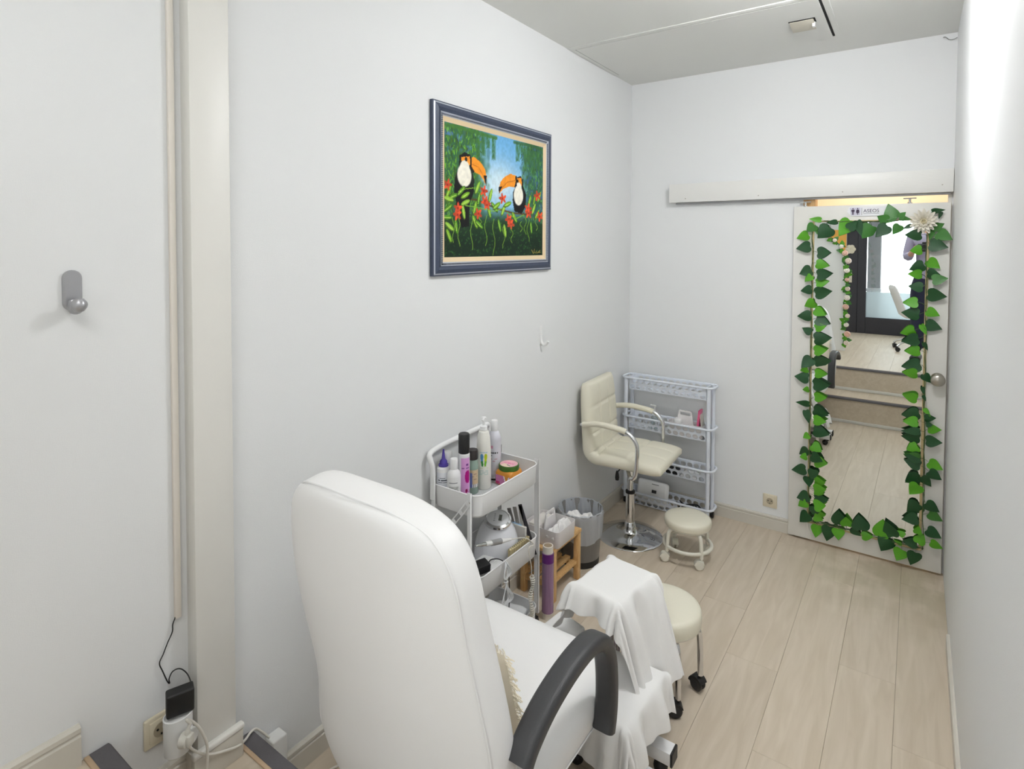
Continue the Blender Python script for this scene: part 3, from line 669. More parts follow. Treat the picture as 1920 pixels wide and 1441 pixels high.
for i in range(420):
    u, v = rng.rand(), rng.rand()*.34; j = rng.uniform(.5, 1.35); stroke([(u, v), (u+rng.uniform(-.015, .015), v+rng.uniform(-.012, .012))], .006, C8(52, 104, 46)*j, .55, True)
# hanging palm fronds
for (x, y0, y1) in ((380, 290, 400), (430, 300, 480), (470, 315, 480), (545, 345, 515), (505, 330, 420), (300, 260, 330), (720, 390, 525), (745, 400, 480), (775, 425, 600), (800, 430, 560), (830, 450, 640), (865, 460, 600)):
    stroke([(x-12, y0), (x, (y0+y1)/2), (x-4, y1)], .006, C8(48, 92, 52), .95)
    for q in range(int((y1-y0)/9)):
        yy = y0+q*9; stroke([(x-6, yy), (x-18, yy+16)], .004, C8(62, 112, 60), .8); stroke([(x-6, yy), (x+10, yy+16)], .004, C8(70, 120, 56), .8)
stroke([(180, 230), (330, 275), (560, 350)], .02, C8(70, 120, 50), .8); stroke([(690, 385), (800, 410), (897, 450)], .018, C8(60, 104, 60), .8)
# branch
stroke([(170, 760), (300, 800), (420, 810), (560, 880), (680, 915), (800, 930)], .010, C8(92, 70, 44))
# toucans
BK = C8(20, 19, 22); OR = C8(232, 152, 46); WH = C8(240, 236, 222)
poly([(290,470),(330,448),(368,470),(388,530),(382,600),(398,660),(392,760),(362,830),(355,1010),(300,1020),(272,900),(248,740),(252,640),(280,570),(286,510)], BK)
poly([(304,484),(366,482),(368,548),(305,545)], OR); ell(325, 622, .085, .088, WH); ell(328, 560, .055, .05, WH)
poly([(370,488),(402,490),(446,530),(476,580),(489,640),(485,705),(468,668),(440,622),(402,602),(376,588)], OR); poly([(463,628),(489,628),(485,708)], BK); poly([(366,486),(378,488),(380,560),(402,602),(376,606),(368,560)], BK)
stroke([(380, 540), (430, 565), (468, 640)], .004, C8(190, 110, 30)); ell(338, 502, .016, .018, BK)
poly([(705,650),(736,638),(752,665),(757,720),(777,780),(771,870),(742,922),(690,902),(678,820),(680,760),(698,720)], BK)
poly([(706,655),(742,652),(746,712),(708,712)], OR); ell(721, 785, .072, .085, WH); ell(722, 725, .045, .045, WH)
poly([(700,632),(660,620),(618,642),(590,680),(575,740),(579,768),(610,732),(650,716),(690,722),(700,682)], OR); poly([(575,716),(602,712),(579,770)], BK); poly([(698,634),(708,640),(708,715),(690,724),(700,682)], BK)
stroke([(695, 672), (640, 682), (595, 730)], .004, C8(190, 110, 30)); ell(715, 676, .014, .016, BK)
# leaves, flowers, vines
LG = [C8(126, 178, 44), C8(92, 152, 38), C8(150, 196, 70)]
lv = [(205,745,60),(240,780,20),(205,800,-10),(330,775,25),(300,740,40),(420,720,60),(400,870,70),(430,800,75),(515,780,70),(505,900,-70),(545,870,-40),(610,890,60),(640,850,20),(580,1010,-70),(620,1050,-75),(800,830,70),(835,820,75),(830,890,60),(855,930,50),(812,1030,-80),(210,1010,-30),(205,1080,-60),(260,1010,-80),(315,900,-75),(400,980,-60),(430,1000,-30),(330,830,20),(560,860,30),(200,870,30),(870,800,60),(690,950,-50),(190,940,0)]
for i, (x, y, a) in enumerate(lv):
    ell(x, y, .060, .020, LG[i % 3]*.55, a); ell(x+2, y-3, .054, .015, LG[i % 3], a); ell(x, y, .045, .003, C8(190, 214, 110), a)
for i, (x, y) in enumerate([(200,690),(275,870),(270,920),(425,915),(475,820),(468,745),(490,850),(605,805),(650,960),(665,1000),(790,885),(795,920),(858,790),(875,945)]):
    for k_ in range(5): ell(x+13*cos(k_*1.26+i), y+17*sin(k_*1.26+i), .030, .013, C8(206, 84, 48)*(1+.12*((k_+i) % 3-1)), -math.degrees(k_*1.26+i))
    ell(x, y, .010, .010, C8(160, 40, 40))
for i, (x, y0, y1) in enumerate([(280,950,1160),(375,930,1190),(480,930,1160),(540,960,1235),(612,1020,1180),(672,1030,1140),(770,950,1080),(790,950,1130),(850,940,1050),(740,980,1060),(440,940,1010),(240,940,1130)]):
    stroke([(x+9*sin(k_*1.1+i), y0+(y1-y0)*k_/7) for k_ in range(8)], .0042, C8(140, 184, 60), .9)
stroke([(280, 745), (330, 725), (390, 720)], .004, C8(150, 190, 80)); stroke([(330, 850), (430, 870), (540, 900), (600, 880)], .005, C8(130, 180, 60)); stroke([(640, 910), (700, 960), (760, 930)], .005, C8(130, 180, 60))
for (x0_, y0_, x1_, y1_) in ((815, 1195, 830, 1225), (830, 1225, 838, 1190), (838, 1215, 850, 1220), (850, 1205, 858, 1222), (858, 1222, 878, 1200), (862, 1215, 880, 1216)): stroke([(x0_, y0_), (x1_, y1_)], .0035, C8(190, 170, 90))
img = 255*(img/255)**1.12; img *= (1+.10*(n2-.5))[..., None]; img = np.clip(img, 0, 255)
iy0, iy1, iz0, iz1 = PY0+.078, PY1-.078, PZ0+.078, PZ1-.078
b = MB().grid(lambda u, v: (.0125, iy0+(iy1-iy0)*u, iz0+(iz1-iz0)*v), NU, NV)
can = b.build('canvas', vcol_mat('painted_canvas', .65), pic, smooth=False, world=True)
def set_cols(o, arr):
    me = o.data; ca = me.color_attributes.new('Col', 'FLOAT_COLOR', 'POINT')
    a = np.asarray(arr, float).reshape(-1, 3)/255.0; a = np.where(a <= .04045, a/12.92, ((a+.055)/1.055)**2.4)
    ca.data.foreach_set('color', np.hstack([a, np.ones((len(a), 1))]).astype(np.float32).ravel())
set_cols(can, img)
MB().box(.003, .011, iy0-.01, iy1+.01, iz0-.01, iz1+.01).build('backing', mat('hardboard', (120, 96, 70), .8), pic, smooth=False, world=True)

# ------------------------------------------------------------------ hooks on the long wall
h0 = at(134, 540, 0, 0); hz0, hz1 = at(136, 588, 0, .02).z, at(136, 506, 0, 0).z
hk = thing('wall_hook', 'silver coat hook with a rounded knob beside the pilaster', 'hook', (0, h0.y, (hz0+hz1)/2))
b = MB(); hy = h0.y; w = .0195
pr = rrect(-w, w, hz0+.006, hz1, .0193, 6)
b.loft([[(0.0, hy+a, c) for a, c in pr], [(.007, hy+a, c) for a, c in pr], [(.011, hy+a*.8, (hz0+hz1)/2+(c-(hz0+hz1)/2)*.95) for a, c in pr]])
b.build('hook_plate', M_SILVER, hk, world=True)
zb = hz0+.020
b = MB().tube(spline([(.006, hy, zb+.008), (.014, hy, zb-.006), (.028, hy, zb-.008), (.042, hy, zb+.001)], 5), [.012]*3+[.0135]*12+[.0150]*1, 16)
b.lathe([(0, -.0172), (.010, -.0145), (.0158, -.006), (.0172, 0), (.0158, .006), (.010, .0145), (0, .0172)], (.045, hy, zb+.002), 20)
b.build('hook_arm', M_SILVER, hk, world=True)
p = at(1016, 628, 0, 0.01)
h2 = thing('wall_hook', 'small white plastic hook on the long wall beyond the painting', 'hook', (0, p.y, p.z))
MB().rbox(0, .004, -.011, .011, -.052, .046, .002, 2).build('hook_plate', M_WHITE, h2)
MB().tube(spline([(.006, 0, .044), (.0065, 0, -.02), (.014, 0, -.046), (.034, 0, -.050), (.050, 0, -.030)], 6), .0065, 12).build('hook_arm', M_WHITE, h2)

# ------------------------------------------------------------------ plugs and cables beside the pilaster
sp = at(290, 1368, 0, 0)
socket('wall_socket', 'cream power socket holding a white multi-way plug beside the pilaster', (0, .715, sp.z+.002), 'x+', M_SOCK)
ad = at(334, 1366, 0, .055)
adp = thing('plug_adapter', 'white three-way plug adapter in the socket beside the pilaster', 'adapter', (.055, ad.y, ad.z))
b = MB(); ring_ = lambda z, s: [(.0+.030*s*cos(t*pi/12), .036*s*sin(t*pi/12), z) for t in range(24)]
b.loft([ring_(z, s) for z, s in ((-.060, .86), (-.056, .97), (-.02, 1.0), (.030, 1.0), (.042, 1.02), (.043, .92), (.036, .88))])
b.build('adapter_body', M_WHITE, adp)
MB().cyl((-.043, 0, 0), (-.02, 0, 0), .0205, .0215, 20).build('adapter_neck', M_WHITE, adp)
MB().cyl((.016, .012, -.016), (.038, .020, -.016), .021, .0215, 20, bev=.002).build('adapter_outlet', M_WHITE, adp)
ch = thing('phone_charger', 'black plug charger standing in the white adapter', 'charger', (.055, ad.y, ad.z+.043))
MB().obox((.004, .004, .036), (.032, .066, .066), (0, radians(6), radians(-20)), .005, 3).build('charger_body', M_BLACKP, ch)
q = [at(352, 1310, 0, .06), at(362, 1300, 0, .06), at(361, 1288, 0, .05), at(352, 1264, 0, .03), at(338, 1253, 0, .02), at(324, 1258, 0, .012), at(317, 1272, 0, .010), at(318, 1280, 0, .010), at(314, 1277, 0, .009), at(305, 1258, 0, .008), at(299, 1243, 0, .008), at(306, 1226, 0, .008), at(314, 1205, 0, .008), at(323, 1184, 0, .008), at(324, 1170, 0, .008), at(329, 1156, 0, .008)]
tag(MB().tube(spline(q, 6), .0016, 8).build('charger_cable', M_BLACKP, loc=q[-1]), 'thin black cable running from the cream duct down to the charger', 'cable')
pg = at(345, 1386, 0, .10)
plug = thing('power_plug', 'white power plug in the front of the adapter', 'plug', (.100, pg.y, pg.z))
MB().cyl((-.005, -.004, 0), (.012, .006, 0), .0195, .018, 18, bev=.002).obox((.016, .008, .002), (.012, .022, .030), (0, 0, radians(30)), .004).build('plug_body', mat('plug_grey_white', (222, 219, 210), .45), plug)
MB().tube(spline([(.008, .004, .012), (.010, .006, .030), (.011, .012, .042)], 5), [.007]*5+[.0045]*6, 10).build('strain_relief', MATS['plug_grey_white'], plug)
base = Vector((.100, pg.y, pg.z))
q = [base+Vector((.011, .012, .040)), at(350, 1349, 0, .11), at(362, 1353, 0, .10), at(376, 1367, 0, .095), at(387, 1390, 0, .09), at(389, 1415, 0, .085), at(388, 1441, 0, .082), Vector((at(387, 1460, 0, .08)))]
tag(MB().tube(spline(q, 8), .0038, 10).build('power_cable', M_CABLEW, loc=q[0]), 'white cable arching down from the plug in front of the pilaster', 'cable')
q = [at(352, 1397, 0, .085), at(362, 1405, 0, .082), at(378, 1412, 0, .078), at(398, 1413, 0, .074), at(425, 1406, 0, .070), at(446, 1398, 0, .066), at(460, 1386, 0, .045), at(470, 1372, 0, .02), at(480, 1366, 0, .012), at(492, 1372, 0, .014), at(505, 1382, 0, .02)]
tag(MB().tube(spline(q, 8), .0036, 10).build('power_cable', M_CABLEW, loc=q[0]), 'white cable crossing the pilaster base to the power strip', 'cable')
ps = at(514, 1388, 0, .025)
pst = thing('power_strip', 'white power strip end behind the grey step edge', 'power strip', (.025, ps.y, 0))
b = MB().rbox(-.022, .024, -.020, .032, .0, ps.z+.016, .006, 3); b.build('strip_body', M_WHITE, pst)
MB().cyl((0, -.03, ps.z), (0, -.015, ps.z), .005, .007, 10).build('cable_grip', M_CABLEW, pst)
for i, (lab, q) in enumerate((('white cable doubled back on itself on the floor behind the armchair', [(.06, 1.02), (.085, 1.12), (.095, 1.20), (.12, 1.25), (.16, 1.24), (.14, 1.19), (.11, 1.13), (.10, 1.02)]), ('single white cable on the floor beneath the armchair', [(.15, 1.03), (.17, 1.13), (.22, 1.22), (.34, 1.30), (.50, 1.34)]))):
    tag(MB().tube(spline([(x, y, .0042) for x, y in q], 8), .004, 8).build('floor_cable', M_CABLEW, loc=(q[0][0], q[0][1], 0)), lab, 'cable')
# ------------------------------------------------------------------ metal trolley
TX0, TX1, TY0, TY1 = .012, .272, 1.765, 2.222
tro = thing('trolley', 'white metal three-tier trolley against the long wall', 'trolley', ((TX0+TX1)/2, (TY0+TY1)/2, 0))
def basket(z1, dep, name='tray'):
    r_ = .045; rr = rrect(TX0, TX1, TY0, TY1, r_, 6); n_ = len(rr)
    b = MB()
    def rg(ins, z): 
        return [(x, y, z) for x, y in rrect(TX0+ins, TX1-ins, TY0+ins, TY1-ins, r_-ins*.6, 6)]
    b.loft([rg(.012, z1-dep), rg(.004, z1-dep+.010), rg(.001, z1-.004), rg(.001, z1), rg(.0025, z1), rg(.0028, z1-.004), rg(.006, z1-dep+.011), rg(.013, z1-dep+.0015)])
    o = b.build(name, M_WHITEM, tro, world=True)
    MB().tube([(x, y, z1) for x, y in rrect(TX0+.001, TX1-.001, TY0+.001, TY1-.001, r_, 6)], .0032, 8, closed=True).build('rim', M_WHITEM, o, world=True)
    return o
TIER = (.761, .430, .105)
for z, d in zip(TIER, (.092, .095, .085)): basket(z, d)
LEG = [(TX1-.040, TY0-.0035, -1), (TX0+.028, TY0-.0035, -1), (TX1-.022, TY1+.0035, 1), (TX0+.028, TY1+.0035, 1)]
for i, (x, y, s_) in enumerate(LEG):
    a = .012; zt_ = .80 if x < .1 else TIER[0]+.012
    b = MB().rbox(x-a, x+a, y-.0015, y+.0015, .055, zt_, .001, 1)
    b.rbox(x+a-.003, x+a, y-.0015 if s_ > 0 else y-.010, y+.010 if s_ > 0 else y+.0015, .055, zt_, .001, 1)
    lg = b.build('leg', M_WHITEM, tro, world=True)
    b = MB()
    for z in TIER: b.cyl((x, y+.0012*s_, z-.03), (x, y+.005*s_, z-.03), .0055, .0045, 12)
    b.build('bolts', M_STEEL, lg, world=True)
    c = MB().lathe([(.004, .030), (.004, .056)], (x, y-.006*s_, 0), 8)
    c.rbox(x-.011, x+.011, y-.006*s_-.012, y-.006*s_+.014, .022, .040, .004, 2).cyl((x-.0085, y-.006*s_+.004, .0185), (x+.0085, y-.006*s_+.004, .0185), .0180, n=18, bev=.003)
    c.build('caster', M_BLACKP, lg, world=True)
# slotted brace across the end
for z0_, z1_, in ((.50, .735),):
    p0, p1 = Vector((TX0+.03, TY0-.008, z0_)), Vector((TX1-.04, TY0-.008, z1_))
    d = (p1-p0); L = d.length; mid = (p0+p1)/2; rot = d.to_track_quat('X', 'Z').to_euler()
    b = MB(); wv = .016
    mt = Matrix.Translation(mid) @ rot.to_matrix().to_4x4()
    def bar(a0, a1, c0, c1): b.rbox(a0, a1, -.001, .001, c0, c1, .0005, 1, 0, mt)
    bar(-L/2, L/2, .007, .012); bar(-L/2, L/2, -.012, -.007)
    k_ = 5
    for i in range(k_+1): a = -L/2+(L-.018)*i/k_; bar(a, a+.018, -.0071, .0071)
    b.build('brace', M_WHITEM, tro, world=True)
# handle tube at the wall end
hx = .02
hp = [(.036, TY0-.0035, .70), (.036, TY0-.0035, .82), (.030, TY0-.010, .86), (.022, TY0-.006, .885), (.018, TY0+.05, .897), (.02, TY0+.20, .905), (.02, TY1-.10, .91), (.016, TY1-.06, .905), (.012, TY1-.05, .88), (.012, TY1-.05, .80)]
MB().tube(spline(hp, 6), .0115, 14).build('handle', M_WHITEM, tro, world=True)
ZT = TIER[0]-.092+.003

# ---- bottles on the top tray
def lbl_patch(name, r_, z0, z1, a0, a1, fn, parent, nu=40, nv=50, rough=.4):
    b = MB().grid(lambda u, v: (r_*cos(a0+(a1-a0)*u), r_*sin(a0+(a1-a0)*u), z0+(z1-z0)*v), nu, nv)
    o = b.build(name, vcol_mat('printed_label_%s' % rough, rough), parent)
    arr = np.zeros((nv+1, nu+1, 3))
    for j in range(nv+1):
        for i in range(nu+1): arr[j, i] = fn(i/nu, j/nv)
    set_cols(o, arr); return o
FACE = atan2(-1.95, 1.55)        # bottles turn their labels to the room
def bottle(name, lab, px, top, x, parts, label=None, rz=0, cat='bottle', zt=None):
    zt = ZT if zt is None else zt
    p = at(px, top+40, 0, x); y = max(p.y, TY0+.042); H = at(px, top, 1, y).z-zt
    t = thing(name, lab, cat, (x, y, zt), rz); t.scale = (1.1, 1.1, 1)
    for (nm, prof, m, *mt) in parts(H): MB().lathe(prof, (0, 0, 0), 24).build(nm, m, t)
    if label: label(t, H)
    return t
def rows_txt(u, v, rows, base, ink, seed=0, u0=.1, u1=.9):
    """illegible small print: broken dark rows"""
    for (va, vb, dens) in rows:
        if va < v < vb and u0 < u < u1:
            k = int(u*22); 
            if ((k*7919+int(va*100)*31+seed) % 10) < dens*10: return ink
    return base
MW = mat('bottle_white', (240, 240, 240), .32); MP = mat('nozzle_violet', (74, 58, 150), .4)
def p_purple(H): return [('body', [(.0, 0), (.023, 0), (.026, .003), (.026, .62*H), (.025, .66*H), (.018, .69*H)], MW), ('nozzle', [(.018, .685*H), (.019, .69*H), (.019, .72*H), (.015, .73*H), (.014, .78*H), (.007, .82*H), (.003, .99*H), (0, H)], MP)]
def l_purple(t, H):
    def fn(u, v):
        c = (232, 234, 240) if v > .35 else (196-30*(1-v), 200-30*(1-v), 230)
        if .08 < v < .26 and abs(abs(u-.5)-.16-(.26-v)*.3) < .05: return (52, 50, 90)
        return rows_txt(u, v, ((.80, .84, .8), (.73, .77, .9), (.66, .70, .9), (.50, .53, .4)), c, (60, 66, 80), 3, .15, .85)
    lbl_patch('label', .0264, .01*1, .60*H, FACE-1.15, FACE+1.15, fn, t)
bottle('lotion_bottle', 'white bottle with a pointed violet nozzle on the trolley', 820, 838, .054, p_purple, l_purple)
def p_ribcap(H): return [('body', [(.0, 0), (.021, 0), (.022, .002), (.022, .58*H), (.019, .68*H), (.013, .76*H)], MW), ('cap', [(.014, .77*H), (.016, .78*H), (.0165, .98*H), (.014, H), (0, H)], MW)]
def l_blue(t, H): lbl_patch('label', .0224, .0, .5*H, FACE-1.2, FACE+1.2, lambda u, v: (78, 120, 172), t, 12, 6)
bottle('lotion_bottle', 'white bottle with blue label behind the violet-nozzle bottle', 840, 846, .050, p_ribcap, l_blue)
def p_flat(H): return [('body', [(.0, 0), (.025, 0), (.026, .002), (.026, .64*H), (.023, .72*H), (.013, .78*H)], MW), ('cap', [(.0135, .78*H), (.0145, .79*H), (.0145, .98*H), (.013, H), (0, H)], MW)]
def l_grey(t, H):
    def fn(u, v):
        if v < .2 and .72 < u < .9: return (216, 214, 60) if (int(u*30)+int(v*20)) % 3 else (40, 60, 40)
        if v < .14 and .2 < u < .6: return rows_txt(u, v, ((.03, .11, .4),), (222, 222, 220), (50, 50, 60), 1)
        if .2 < u < .82 and v < .72: return rows_txt(u, v, tuple((.2+.05*k, .225+.05*k, .7) for k in range(10)), (206, 208, 204), (150, 152, 150), 5)
        if .80 < v < .84 and .2 < u < .75: return (70, 74, 84)
        return (236, 236, 235)
    lbl_patch('label', .0264, .0, .64*H, FACE-1.2, FACE+1.2, fn, t)
bottle('lotion_bottle', 'short white bottle with grey printed label beside the spray can', 851, 859, .105, p_flat, l_grey)
def p_spray(H): return [('can', [(.0, 0), (.021, 0), (.022, .002), (.022, .70*H), (.0205, .72*H)], MW), ('cap', [(.0205, .72*H), (.0215, .725*H), (.0215, .985*H), (.019, H), (0, H)], M_BLACKP)]
def l_spray(t, H):
    def fn(u, v):
        c = (216, 160, 214) if .30 < u < .93 and .06 < v < .95 else (232, 232, 234)
        if c[0] == 216:
            x, y = (u-.30)/.63, v
            d = hypot((x-.72)*.7, (y-.56)*1.6)
            if d < .22: c = (176, 20, 128)
            if hypot((x-.95)*.8, (y-.42)*1.5) < .38 and hypot((x-.62)*.8, (y-.36)*1.5) > .34 and y < .55 and x > .7: c = (186, 40, 140)
            if hypot((x-.60)*.7, (y-.27)*2.1) < .09 or hypot((x-.28)*.7, (y-.15)*2.1) < .085: c = (140, 14, 80)
            if abs(hypot((x-.3)*.7, (y-.42)*1.6)-.52) < .035 and y < .3: c = (150, 60, 150)
            c = rows_txt(u, v, ((.90, .92, .7), (.86, .88, .5), (.72, .75, .8), (.68, .70, .5), (.78, .83, .4)), c, (120, 60, 140), 9, .36, .9)
        return c
    lbl_patch('label', .0224, .0, .70*H, FACE-1.35, FACE+1.35, fn, t)
bottle('spray_can', 'pink and white spray can with a black cap on the trolley', 870, 812, .118, p_spray, l_spray, cat='spray can')
MJ = mat('jar_green_glass', (150, 172, 160), .2, alpha=1)
def p_dark(H): return [('jar_glass', [(.0, 0), (.021, 0), (.023, .003), (.023, .66*H), (.020, .74*H), (.019, .80*H)], MJ), ('lid', [(.0195, .78*H), (.0215, .79*H), (.0215, .97*H), (.020, H), (0, H)], mat('lid_dark', (52, 46, 46), .4))]
def l_dark(t, H):
    def fn(u, v):
        if u < .48: return (112, 122, 186) if v < .86-.15*abs(u-.3) else (214, 190, 156)
        if v < .2: return (240, 240, 240) if int(u*50) % 3 else (30, 30, 30)
        return rows_txt(u, v, ((.75, .8, .5), (.6, .65, .5), (.45, .5, .5)), (214, 190, 156), (160, 130, 120), 2)
    lbl_patch('label', .0234, .03, .56*H, FACE-1.2, FACE+1.2, fn, t)
bottle('cream_jar', 'green glass jar with a black lid behind the spray can', 886, 842, .088, p_dark, l_dark, cat='jar')
def p_pump(H): return [('body', [(.0, 0), (.028, 0), (.030, .003), (.0305, .15*H), (.0295, .55*H), (.026, .72*H), (.020, .80*H), (.012, .815*H)], mat('bottle_ivory', (240, 238, 230), .35)), ('collar', [(.013, .815*H), (.015, .82*H), (.015, .87*H), (.010, .88*H), (.006, .89*H), (.006, .95*H)], MW)]
def l_pump(t, H):
    def foot(u, v, cu, ca, cb, mir):
        x = (u-cu)*(1 if not mir else -1)*1.5; y = (v-.62)*.9
        if hypot(x/.14, (y-.10)/.10) < 1 or hypot((x+.02)/.10, (y+.02)/.12) < 1 or hypot((x+.05)/.09, (y+.12)/.07) < 1: return ca if y > -.02 else cb
        return None
    def fn(u, v):
        c = (240, 238, 230)
        f1 = foot(u, v, .38, (96, 158, 206), (64, 150, 70), True); f2 = foot(u, v, .62, (196, 208, 40), (120, 190, 60), False)
        if f1: c = f1
        if f2: c = f2
        if .86 < v < .9 and .25 < u < .75 and int(u*30) % 3: c = (150, 190, 216)
        return rows_txt(u, v, ((.40, .42, .5), (.35, .37, .5), (.26, .275, .8), (.22, .235, .8), (.18, .195, .8), (.14, .155, .7)), c, (176, 206, 200) if v < .3 else (206, 214, 150), 4, .2, .8)
    lbl_patch('label', .0310, .05, .58*H, FACE-1.1, FACE+1.1, fn, t, 60, 70)
    MB().tube(spline([(0, 0, .94*H), (0, 0, .975*H), (.006, -.010, .985*H), (.014, -.028, .975*H)], 5), [.006]*6+[.005]*10, 10).lathe([(.0, .985*H), (.010, .985*H), (.011, .992*H), (.008, H), (0, H)], n=14).build('pump_head', MW, t)
bottle('pump_bottle', 'tall ivory pump bottle printed with coloured footprints', 907, 781, .095, p_pump, l_pump)
def p_tall(H): return [('body', [(.0, .004), (.026, .004), (.028, .008), (.028, .68*H), (.027, .72*H), (.019, .80*H), (.013, .825*H)], mat('bottle_silver', (214, 214, 222), .3)), ('base_ring', [(.0, 0), (.0275, 0), (.0285, .002), (.0285, .007), (.027, .008)], M_BLACKP), ('cap', [(.0135, .82*H), (.0145, .825*H), (.0145, .985*H), (.0125, H), (0, H)], MW)]
def l_tall(t, H):
    def fn(u, v):
        if .80 < v < .90 and .2 < u < .4: return (214, 150, 180)
        if .66 < v < .72 and .15 < u < .75: return (40, 40, 46) if int(u*26) % 4 else (216, 216, 222)
        if .60 < v < .64 and .15 < u < .35: return (60, 60, 70)
        return rows_txt(u, v, ((.50, .53, .6), (.45, .48, .4), (.16, .18, .8), (.12, .14, .8), (.06, .08, .8)), (216, 216, 224), (190, 130, 140) if v > .3 else (150, 150, 164), 6, .12, .7)
    lbl_patch('label', .0284, .012, .66*H, FACE-1.1, FACE+1.1, fn, t)
bottle('lotion_bottle', 'tall white and silver bottle with a black base ring on the trolley', 927, 787, .072, p_tall, l_tall)
# orange jar
p = at(956, 900, 2, ZT); jy, jx = p.y-.01, .190
jr = thing('gel_jar', 'orange gel jar with green rim and pink lid on the trolley', 'jar', (.158, 2.135, ZT))
ring_ = lambda s_, z: [(a*s_, c*s_, z) for a, c in rrect(-.048, .048, -.048, .048, .018, 4)]
MB().loft([ring_(.93, 0), ring_(1, .004), ring_(1, .052), ring_(.90, .062), ring_(.80, .066)]).build('jar_body', mat('orange_gel', (224, 150, 62), .25), jr)
b = MB().loft([[(x*1.008, y*1.008, z) for x, y, z in ring_(1, .006)], [(x*1.008, y*1.008, z) for x, y, z in ring_(1, .038)]], cap0=False, cap1=False)
lab = MB()
for (ax, s_) in (('y', -1), ('x', 1)):
    def fn(u, v, ax=ax, s_=s_): 
        q_ = (u-.5)*.078; z_ = .004+.042*v
        return (q_, s_*.0486, z_) if ax == 'y' else (s_*.0486, q_, z_)
    g = MB().grid(fn, 24, 14); o = g.build('jar_label', vcol_mat('printed_label_0.4', .4), jr)
    arr = np.zeros((15, 25, 3))
    for j in range(15):
        for i in range(25):
            u, v = i/24, j/14; c = (206, 130, 178)
            if abs(abs(u-.75)-.18*v) < .035 and ax == 'y': c = (250, 250, 250)
            elif ax == 'y' and abs(u-.75) < .18*v: c = (224, 150, 62)
            elif hypot(u-.15, v-.2) < .14: c = (190, 60, 110)
            elif v < .12 and int(u*12) % 3 == 0: c = (200, 80, 60)
            arr[j, i] = c
    set_cols(o, arr)
MB().lathe([(.044, .064), (.0465, .065), (.0465, .084), (.045, .087), (.040, .0872)], n=32).build('lid_rim', mat('lid_green', (66, 106, 34), .35), jr)
g = MB().grid(lambda u, v: (.041*sqrt(v)*cos(2*pi*u), .041*sqrt(v)*sin(2*pi*u), .0876), 36, 16); o = g.build('lid_print', vcol_mat('printed_label_0.3', .3), jr)
arr = np.zeros((17, 37, 3))
for j in range(17):
    for i in range(37):
        a, r_ = 2*pi*i/36, sqrt(j/16); x, y = r_*cos(a), r_*sin(a); c = (236, 176, 186)
        if y < -.25 and abs(x) < .5: c = (238, 214, 190)
        if (abs(y-.2) < .12 or abs(y+.05) < .07) and abs(x) < .65 and int((x+1)*9) % 2: c = (224, 110, 160)
        if -.55 < y < -.4 and .0 < x < .5: c = (60, 50, 90)
        arr[j, i] = c
set_cols(o, arr)
# lining paper and dark cloth in the tray
M_PAPER = mat('printed_tray_paper', (222, 222, 220), .7)
nt = M_PAPER.node_tree; tcn = nt.nodes.new('ShaderNodeTexCoord'); bk = nt.nodes.new('ShaderNodeTexBrick'); bk.inputs['Scale'].default_value = 60; bk.inputs['Color1'].default_value = (*lin((230, 230, 228)), 1); bk.inputs['Color2'].default_value = (*lin((216, 218, 220)), 1); bk.inputs['Mortar'].default_value = (*lin((166, 168, 172)), 1); bk.inputs['Mortar Size'].default_value = .06
nt.links.new(tcn.outputs['Object'], bk.inputs['Vector']); nt.links.new(bk.outputs[0], nt.nodes['Principled BSDF'].inputs['Base Color'])
tag(MB().prism([(TX0+.02, TY0+.02), (TX1-.02, TY0+.09), (TX1-.02, TY1-.02), (TX0+.02, TY1-.02)], lambda a, c, d: (a, c, ZT-.0012+d), .0008).build('tray_paper', M_PAPER, smooth=False, loc=(.14, 2, ZT)), 'patterned paper lining the top tray of the trolley', 'paper')
tag(MB().prism([(TX1-.15, TY0+.02), (TX1-.03, TY0+.02), (TX1-.02, TY0+.03), (TX1-.018, TY1-.19)], lambda a, c, d: (a, c, ZT+.0001+d), .002).build('dark_cloth', mat('dark_cloth', (58, 56, 60), .9), smooth=False, loc=(.2, 1.85, ZT)), 'dark cloth corner on the paper in the top tray', 'cloth')

# ---- middle tier
Z2 = TIER[1]-.095+.003
uv = thing('nail_lamp', 'white domed nail drying lamp with a chrome ringed display', 'nail lamp', (.140, 2.068, Z2))
prof = lambda t_: (1-t_**2.6)**.5
def dome(u, v):
    t_ = v; s_ = prof(t_*.985) if v < 1 else prof(.985); a = 2*pi*u
    return (.098*s_*cos(a), .112*s_*sin(a), .015+.150*t_)
b = MB(); rings = []
for j in range(15):
    t_ = j/14; s_ = (1-(t_*.96)**2.4)**.5
    rings.append([(.102*s_*cos(2*pi*k/36), .104*s_*sin(2*pi*k/36), .012+.190*t_) for k in range(36)])
b.loft([[(x*.97, y*.97, 0) for x, y, z in rings[0]]]+rings); b.build('lamp_shell', mat('nail_lamp_white', (232, 233, 238), .18, coat=.3), uv)
tl = Matrix.Translation(Vector((.016, -.014, .196))) @ Euler((radians(12), radians(11), 0)).to_matrix().to_4x4()
MB().lathe([(.058, -.012), (.062, -.004), (.060, .004), (.051, .009), (.049, .007)], n=32, mtx=tl.to_3x3().to_4x4(), c=tl.translation).build('display_ring', M_CHROME, uv)
ds = MB().lathe([(.050, .002), (.049, .007), (.0, .011)], n=28, mtx=tl.to_3x3().to_4x4(), c=tl.translation).build('display_face', mat('display_face', (226, 228, 230), .25), uv)
b = MB(); b.rbox(-.018, .018, .004, .018, .0085, .0112, .001, 1, 0, tl @ Matrix.Rotation(radians(-60), 4, 'Z')); b.build('display_screen', mat('lcd_grey', (96, 98, 92), .2), uv)
b = MB()
